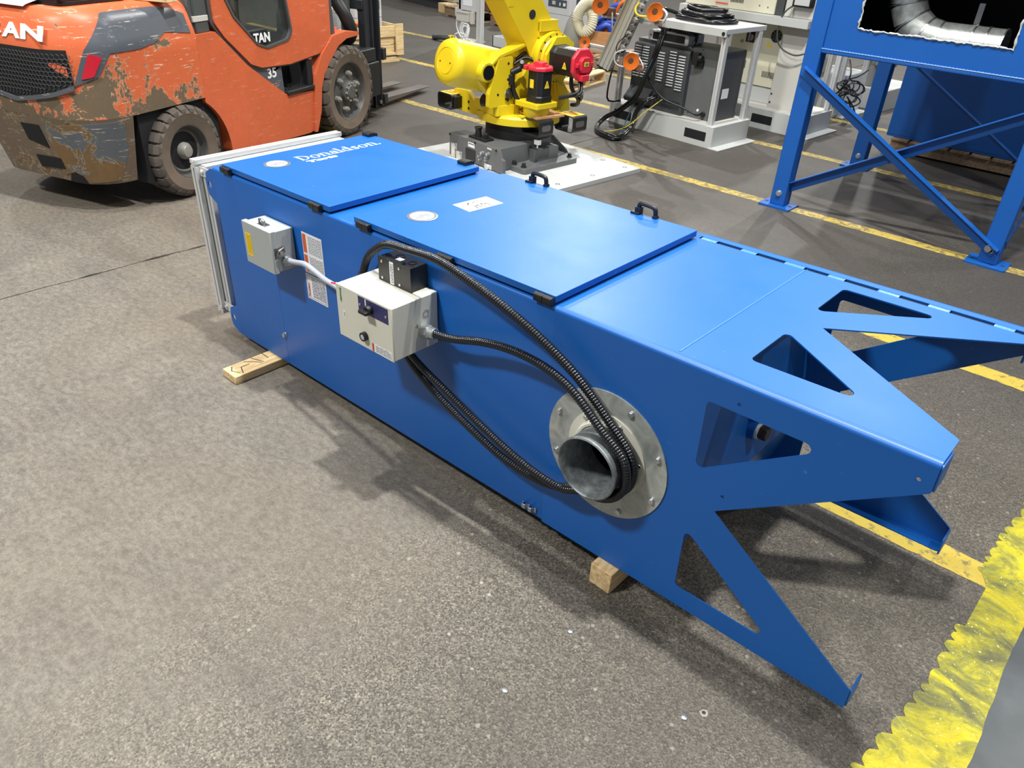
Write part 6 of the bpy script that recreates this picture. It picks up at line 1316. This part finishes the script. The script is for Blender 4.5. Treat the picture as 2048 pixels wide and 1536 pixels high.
hp = resample(spline([(0.22, -0.05, 0.56), (0.12, -0.08, 0.54), (0.03, -0.09, 0.45), (-0.01, -0.09, 0.34), (0.03, -0.09, 0.25), (0.10, -0.08, 0.22), (0.17, -0.06, 0.28), (0.17, -0.03, 0.38), (0.11, -0.0, 0.45)], 0.01), 0.0065)
m = MB(); m.tube(hp, 0.062, 16, rf=lambda i: 0.066 if i % 3 == 0 else 0.054); m.build('hose', 'hose_cream', RH, smooth=40)
m = MB(); m.lathe((-0.10, -0.05, 0.0), (0.12, 0, 1), [(0.10, 0), (0.13, 0.1), (0.10, 0.30), (0.05, 0.42)], 20); m.build('grey_sleeve', 'fabric_grey', RH, smooth=60)
def cabinet(name, label, loc, rz, L, D, H, px, pz, pw=0.30, face='-y'):
    t = thing(name, label, 'cabinet', loc, rz); m = MB(); m.prism(rrect(-L, 0, 0, D, 0.01), 'z', 0, H); b = m.build('body', 'cab_pale', t, 0.004)
    m = MB(); m.box(-L - .001, 0.001, -0.001, D, pz - 0.115, pz - 0.112); m.build('panel_gap', 'ctrl_dark', b, smooth=0)
    m = MB(); m.box(px - pw, px, -0.006, 0.0, pz - 0.035, pz + 0.05); p = m.build('control_panel', 'panel_dark', b, 0.002)
    m = MB(); m.box(px - pw * .78, px - pw * .60, -0.008, -0.006, pz - 0.01, pz + 0.03); m.build('display', 'louvre', p)
    for q in (0.35, 0.15, 0.08):
        m = MB(); m.box(px - pw * q - .008, px - pw * q + .008, -0.008, -0.006, pz - 0.015, pz + 0.02); m.build('key', 'paper', p)
    return t
g1 = cabinet('grey_cabinet', 'pale grey cabinet with a dark control panel behind the robot arm', (-5.36, 6.76, 0), radians(-2), 0.55, 0.46, 1.10, -0.05, 0.555)
m = MB(); m.box(0.0, 0.006, 0.12, 0.22, 0.56, 0.62); m.build('side_port', 'ctrl_dark', g1)
for y in (0.14, 0.19):
    m = MB(); m.tube(spline([(0.01, y, 0.57), (0.03, y, 0.45), (0.015, y - .02, 0.33), (-0.0 + .02, y - .04, 0.2)], .02), 0.006, 6); m.build('power_lead', 'ctrl_dark', g1, smooth=60)
# crate with a cabinet in it, seen through the mast
KR = thing('wooden_crate', 'pale timber crate with a grey cabinet in it beyond the forklift mast', 'crate', (-6.13, 4.72, 0), radians(-6))
for y0, y1, z0, z1, x0, x1, nm in ((-1.15, 0.0, 0.265, 0.375, -0.022, 0.0, 'rail'), (-0.075, 0.02, 0.075, 0.395, 0.0, 0.022, 'corner_batten'), (-1.13, -0.08, 0.18, 0.262, -0.045, -0.022, 'board'), (-1.13, -0.08, 0.095, 0.177, -0.045, -0.022, 'board'), (-1.15, 0.0, 0.075, 0.10, -0.022, 0.0, 'rail'), (-1.15, -0.02, 0.0, 0.055, -0.10, -0.01, 'skid'), (-1.15, -1.07, 0.075, 0.395, 0.0, 0.022, 'corner_batten')):
    m = MB(); m.box(x0, x1, y0, y1, z0, z1); m.build(nm, 'wood_y', KR, 0.002)
for z0, z1 in ((0.265, 0.375), (0.18, 0.262), (0.095, 0.177)):
    m = MB(); m.box(-0.85, -0.045, -0.022, 0.0, z0, z1); m.build('end_board', 'wood', KR, 0.002)
m = MB(); m.box(-0.85, -0.02, -1.13, -0.02, 0.055, 0.078); m.build('deck', 'wood_dark', KR)
g2 = cabinet('grey_cabinet', 'pale grey cabinet with a dark panel standing in the timber crate', (-6.30, 4.60, 0.079), radians(84), 0.34, 0.5, 1.0, -0.03, 0.485, 0.29)
m = MB(); m.tube([(-0.37 + 0.115 * cos(t_), 0.02 + .02 * sin(t_ * 2), 0.45 + 0.135 * sin(t_)) for t_ in [2 * pi * i / 36 for i in range(36)]], 0.034, 12, True)
t = thing('hose_ring', 'cream hose ring hanging in the timber crate behind the mast', 'hose', (-6.42, 4.10, 0.079)); t.rotation_euler = (0, 0, radians(60)); m.off = Vector((0, 0, 0)); o = m.build('hose', 'hose_cream', t, smooth=60); o.location = (0.35, 0, -0.14 + .04)
t = thing('crate_clutter', 'blue and red cable reels lying in the timber crate', 'cable reel', (-6.33, 3.90, 0.079))
m = MB(); m.cyl((0, 0, 0.0), (0, 0, 0.28), 0.07, n=18); m.build('blue_reel', 'hose_blue', t, 0.004); m = MB(); m.cyl((0, 0, 0.28), (0, 0, 0.305), 0.09, n=18); m.build('red_rim', 'red_label', t, 0.004); m = MB(); m.tube(spline([(0.0, 0.16, 0.25), (0.05, 0.30, 0.33), (0.0, 0.42, 0.28)], .03), 0.02, 8); m.build('red_lead', 'cup_orange', t)
t = thing('black_machine_part', 'black machine part leaning in the timber crate', 'machine part', (-6.64, 3.76, 0.079), radians(80)); m = MB(); m.prism(rpoly([(-0.25, 0), (0.15, 0), (0.12, 0.55), (0.05, 0.75), (-0.10, 0.70), (-0.22, 0.4)], 0.05), 'y', -0.12, 0.10); m.build('body', 'ctrl_dark', t, 0.01)
# white post with a junction box and coiled white cable
PS = thing('control_post', 'aluminium post with a white junction box and coiled white cable', 'post', (-6.45, 6.33, 0))
post(PS, 0.0, 0.0, 0.0, 1.3, 0.06, 'upright'); m = MB(); m.box(-0.06, -0.035, -0.02, 0.02, 0, 1.3); m.build('side_rail', 'cab_pale', PS)
m = MB(); m.box(-0.39, -0.03, -0.012, 0.0, 0.385, 1.2); m.build('back_panel', 'cab_pale', PS, 0.002, label='pale back panel'); m = MB(); m.box(-0.395, -0.355, -0.012, 0.01, 0.05, 1.2); m.build('back_strip', 'cab_pale', PS)
m = MB(); m.box(-0.31, -0.15, -0.016, -0.012, 0.44, 0.62); m.build('paper_notice', 'paper', PS)
m = MB(); m.box(-0.38, -0.16, -0.075, -0.012, 0.255, 0.375); jb2 = m.build('junction_box', 'offwhite', PS, 0.006)
m = MB(); m.box(-0.14, -0.09, -0.06, -0.012, 0.24, 0.385); m.build('terminal_block', 'offwhite', PS, 0.004)
m = MB(); m.box(-0.435, -0.395, -0.04, 0.0, 0.30, 0.40); m.build('end_box', 'offwhite', PS, 0.004)
m = MB()
for i in range(7): m.box(-0.36 + i * .03, -0.342 + i * .03, -0.078, -0.075, 0.34, 0.36)
o = m.build('terminal_holes', 'fabric_grey', jb2, smooth=0); o['kind'] = 'stuff'
for k, (cx, cz, rx, rz_) in enumerate(((-0.29, 0.19, 0.10, 0.13), (-0.23, 0.14, 0.075, 0.11), (-0.21, 0.15, 0.06, 0.085), (-0.21, 0.14, 0.045, 0.07), (-0.29, 0.065, 0.105, 0.05))):
    m = MB(); m.tube([(cx + rx * cos(t_), -0.05 - .006 * k + .012 * sin(2 * t_), cz + rz_ * sin(t_)) for t_ in [2 * pi * i / 30 for i in range(30)]], 0.0085, 8, True); m.build('white_cable', 'paper', PS, smooth=60)
for pts in ([(-0.19, -0.08, 0.06), (-0.12, -0.12, 0.03), (-0.08, -0.2, 0.01), (-0.05, -0.3, 0.01)], [(-0.19, -0.08, 0.06), (-0.08, -0.10, 0.05), (0.0, -0.14, 0.03), (0.03, -0.3, 0.01)]):
    m = MB(); m.tube(spline(pts, 0.02), 0.008, 6); m.build('white_cable', 'paper', PS, smooth=60)
m = MB(); m.box(-0.40, -0.05, -0.25, 0.15, 0.0, 0.03); m.build('foot_plate', 'machine_grey', PS, 0.003); m = MB(); m.tube(spline([(-0.36, -0.15, 0.05), (-0.50, -0.22, 0.045), (-0.66, -0.2, 0.03), (-0.72, -0.12, 0.03)], .02), 0.03, 10); m.build('dark_sleeve', 'ctrl_dark', PS, smooth=60); m = MB(); m.box(-.42, -.36, -.19, -.12, .03, .08); m.build('brass_fitting', 'yellow_label', PS, 0.006)
t = thing('white_tray', 'white metal box on the floor behind the balance cylinder', 'box', (-6.31, 6.42, 0), radians(-6))
m = MB(); m.box(0, 0.42, 0, 0.01, 0, 0.125); m.box(0, 0.01, 0, 0.3, 0, 0.125); m.box(0, .42, .29, .3, 0, .125); m.box(.41, .42, 0, .3, 0, .125); m.box(0, .42, 0, .3, 0, .01); m.build('tray', 'cab_pale', t, 0.002)
m = MB(); m.box(-0.006, 0.004, -0.006, 0.004, 0, 0.13); m.build('corner_trim', 'ctrl_dark', t)
# row of loaded pallets and machinery at the back
pallet('pallet', 'brown pallet at the back left of the white post', (-8.30, 8.30, 0), radians(-8), 0.95, 0.9, 0.15, 'wood_dark', 6, 0.03)
pallet('pallet', 'brown pallet at the back behind the robot arm', (-7.10, 8.20, 0), radians(-8), 1.15, 0.9, 0.16, 'wood_dark', 7, 0.03)
t = thing('rusty_stack', 'rusty brown stacked parts on the back left pallet', 'parts', (-8.15, 8.30, 0.151), radians(-8)); m = MB(); m.box(-0.05, 0.35, -0.3, 0.3, 0, 0.5); m.box(-0.3, -0.08, -0.25, 0.2, 0, 0.25); m.build('stack', 'brown', t, 0.02)
t = thing('wrapped_parts', 'brown carton with white wrap on the pallet behind the robot arm', 'parts', (-7.25, 8.10, 0.161), radians(-8)); m = MB(); m.box(-0.32, 0.3, -0.3, 0.3, 0, 0.22); m.build('carton', 'brown', t, 0.02); m = MB(); m.prism(rpoly([(-0.30, 0.22), (-0.05, 0.22), (-0.08, 0.40), (-0.2, 0.48), (-.32, .4)], 0.05), 'y', -0.25, 0.2); m.build('plastic_wrap', 'cab_pale', t, 0.02)
t = thing('wood_bearer', 'short pale wood bearer on the floor at the back edge', 'wood block', (-9.05, 8.22, 0), radians(-8)); m = MB(); m.box(-0.13, 0.10, -0.10, 0.13, 0, 0.14); m.build('plank', 'wood', t, 0.004)
t = thing('machine_bed', 'grey machine bed on the floor at the top of the picture', 'machine', (-9.75, 8.75, 0), radians(-12)); m = MB(); m.box(-1.2, 0.85, -0.3, 0.6, 0.14, 0.9); m.build('bed', 'machine_grey', t, 0.02); m = MB(); m.box(-1.1, 0.8, -0.22, 0.5, 0.0, 0.14); m.build('plinth', 'ctrl_dark', t); m = MB(); m.cyl((0.2, -0.3, 0.28), (0.2, -0.33, 0.28), 0.09, n=20); m.build('round_cover', 'fabric_grey', t)
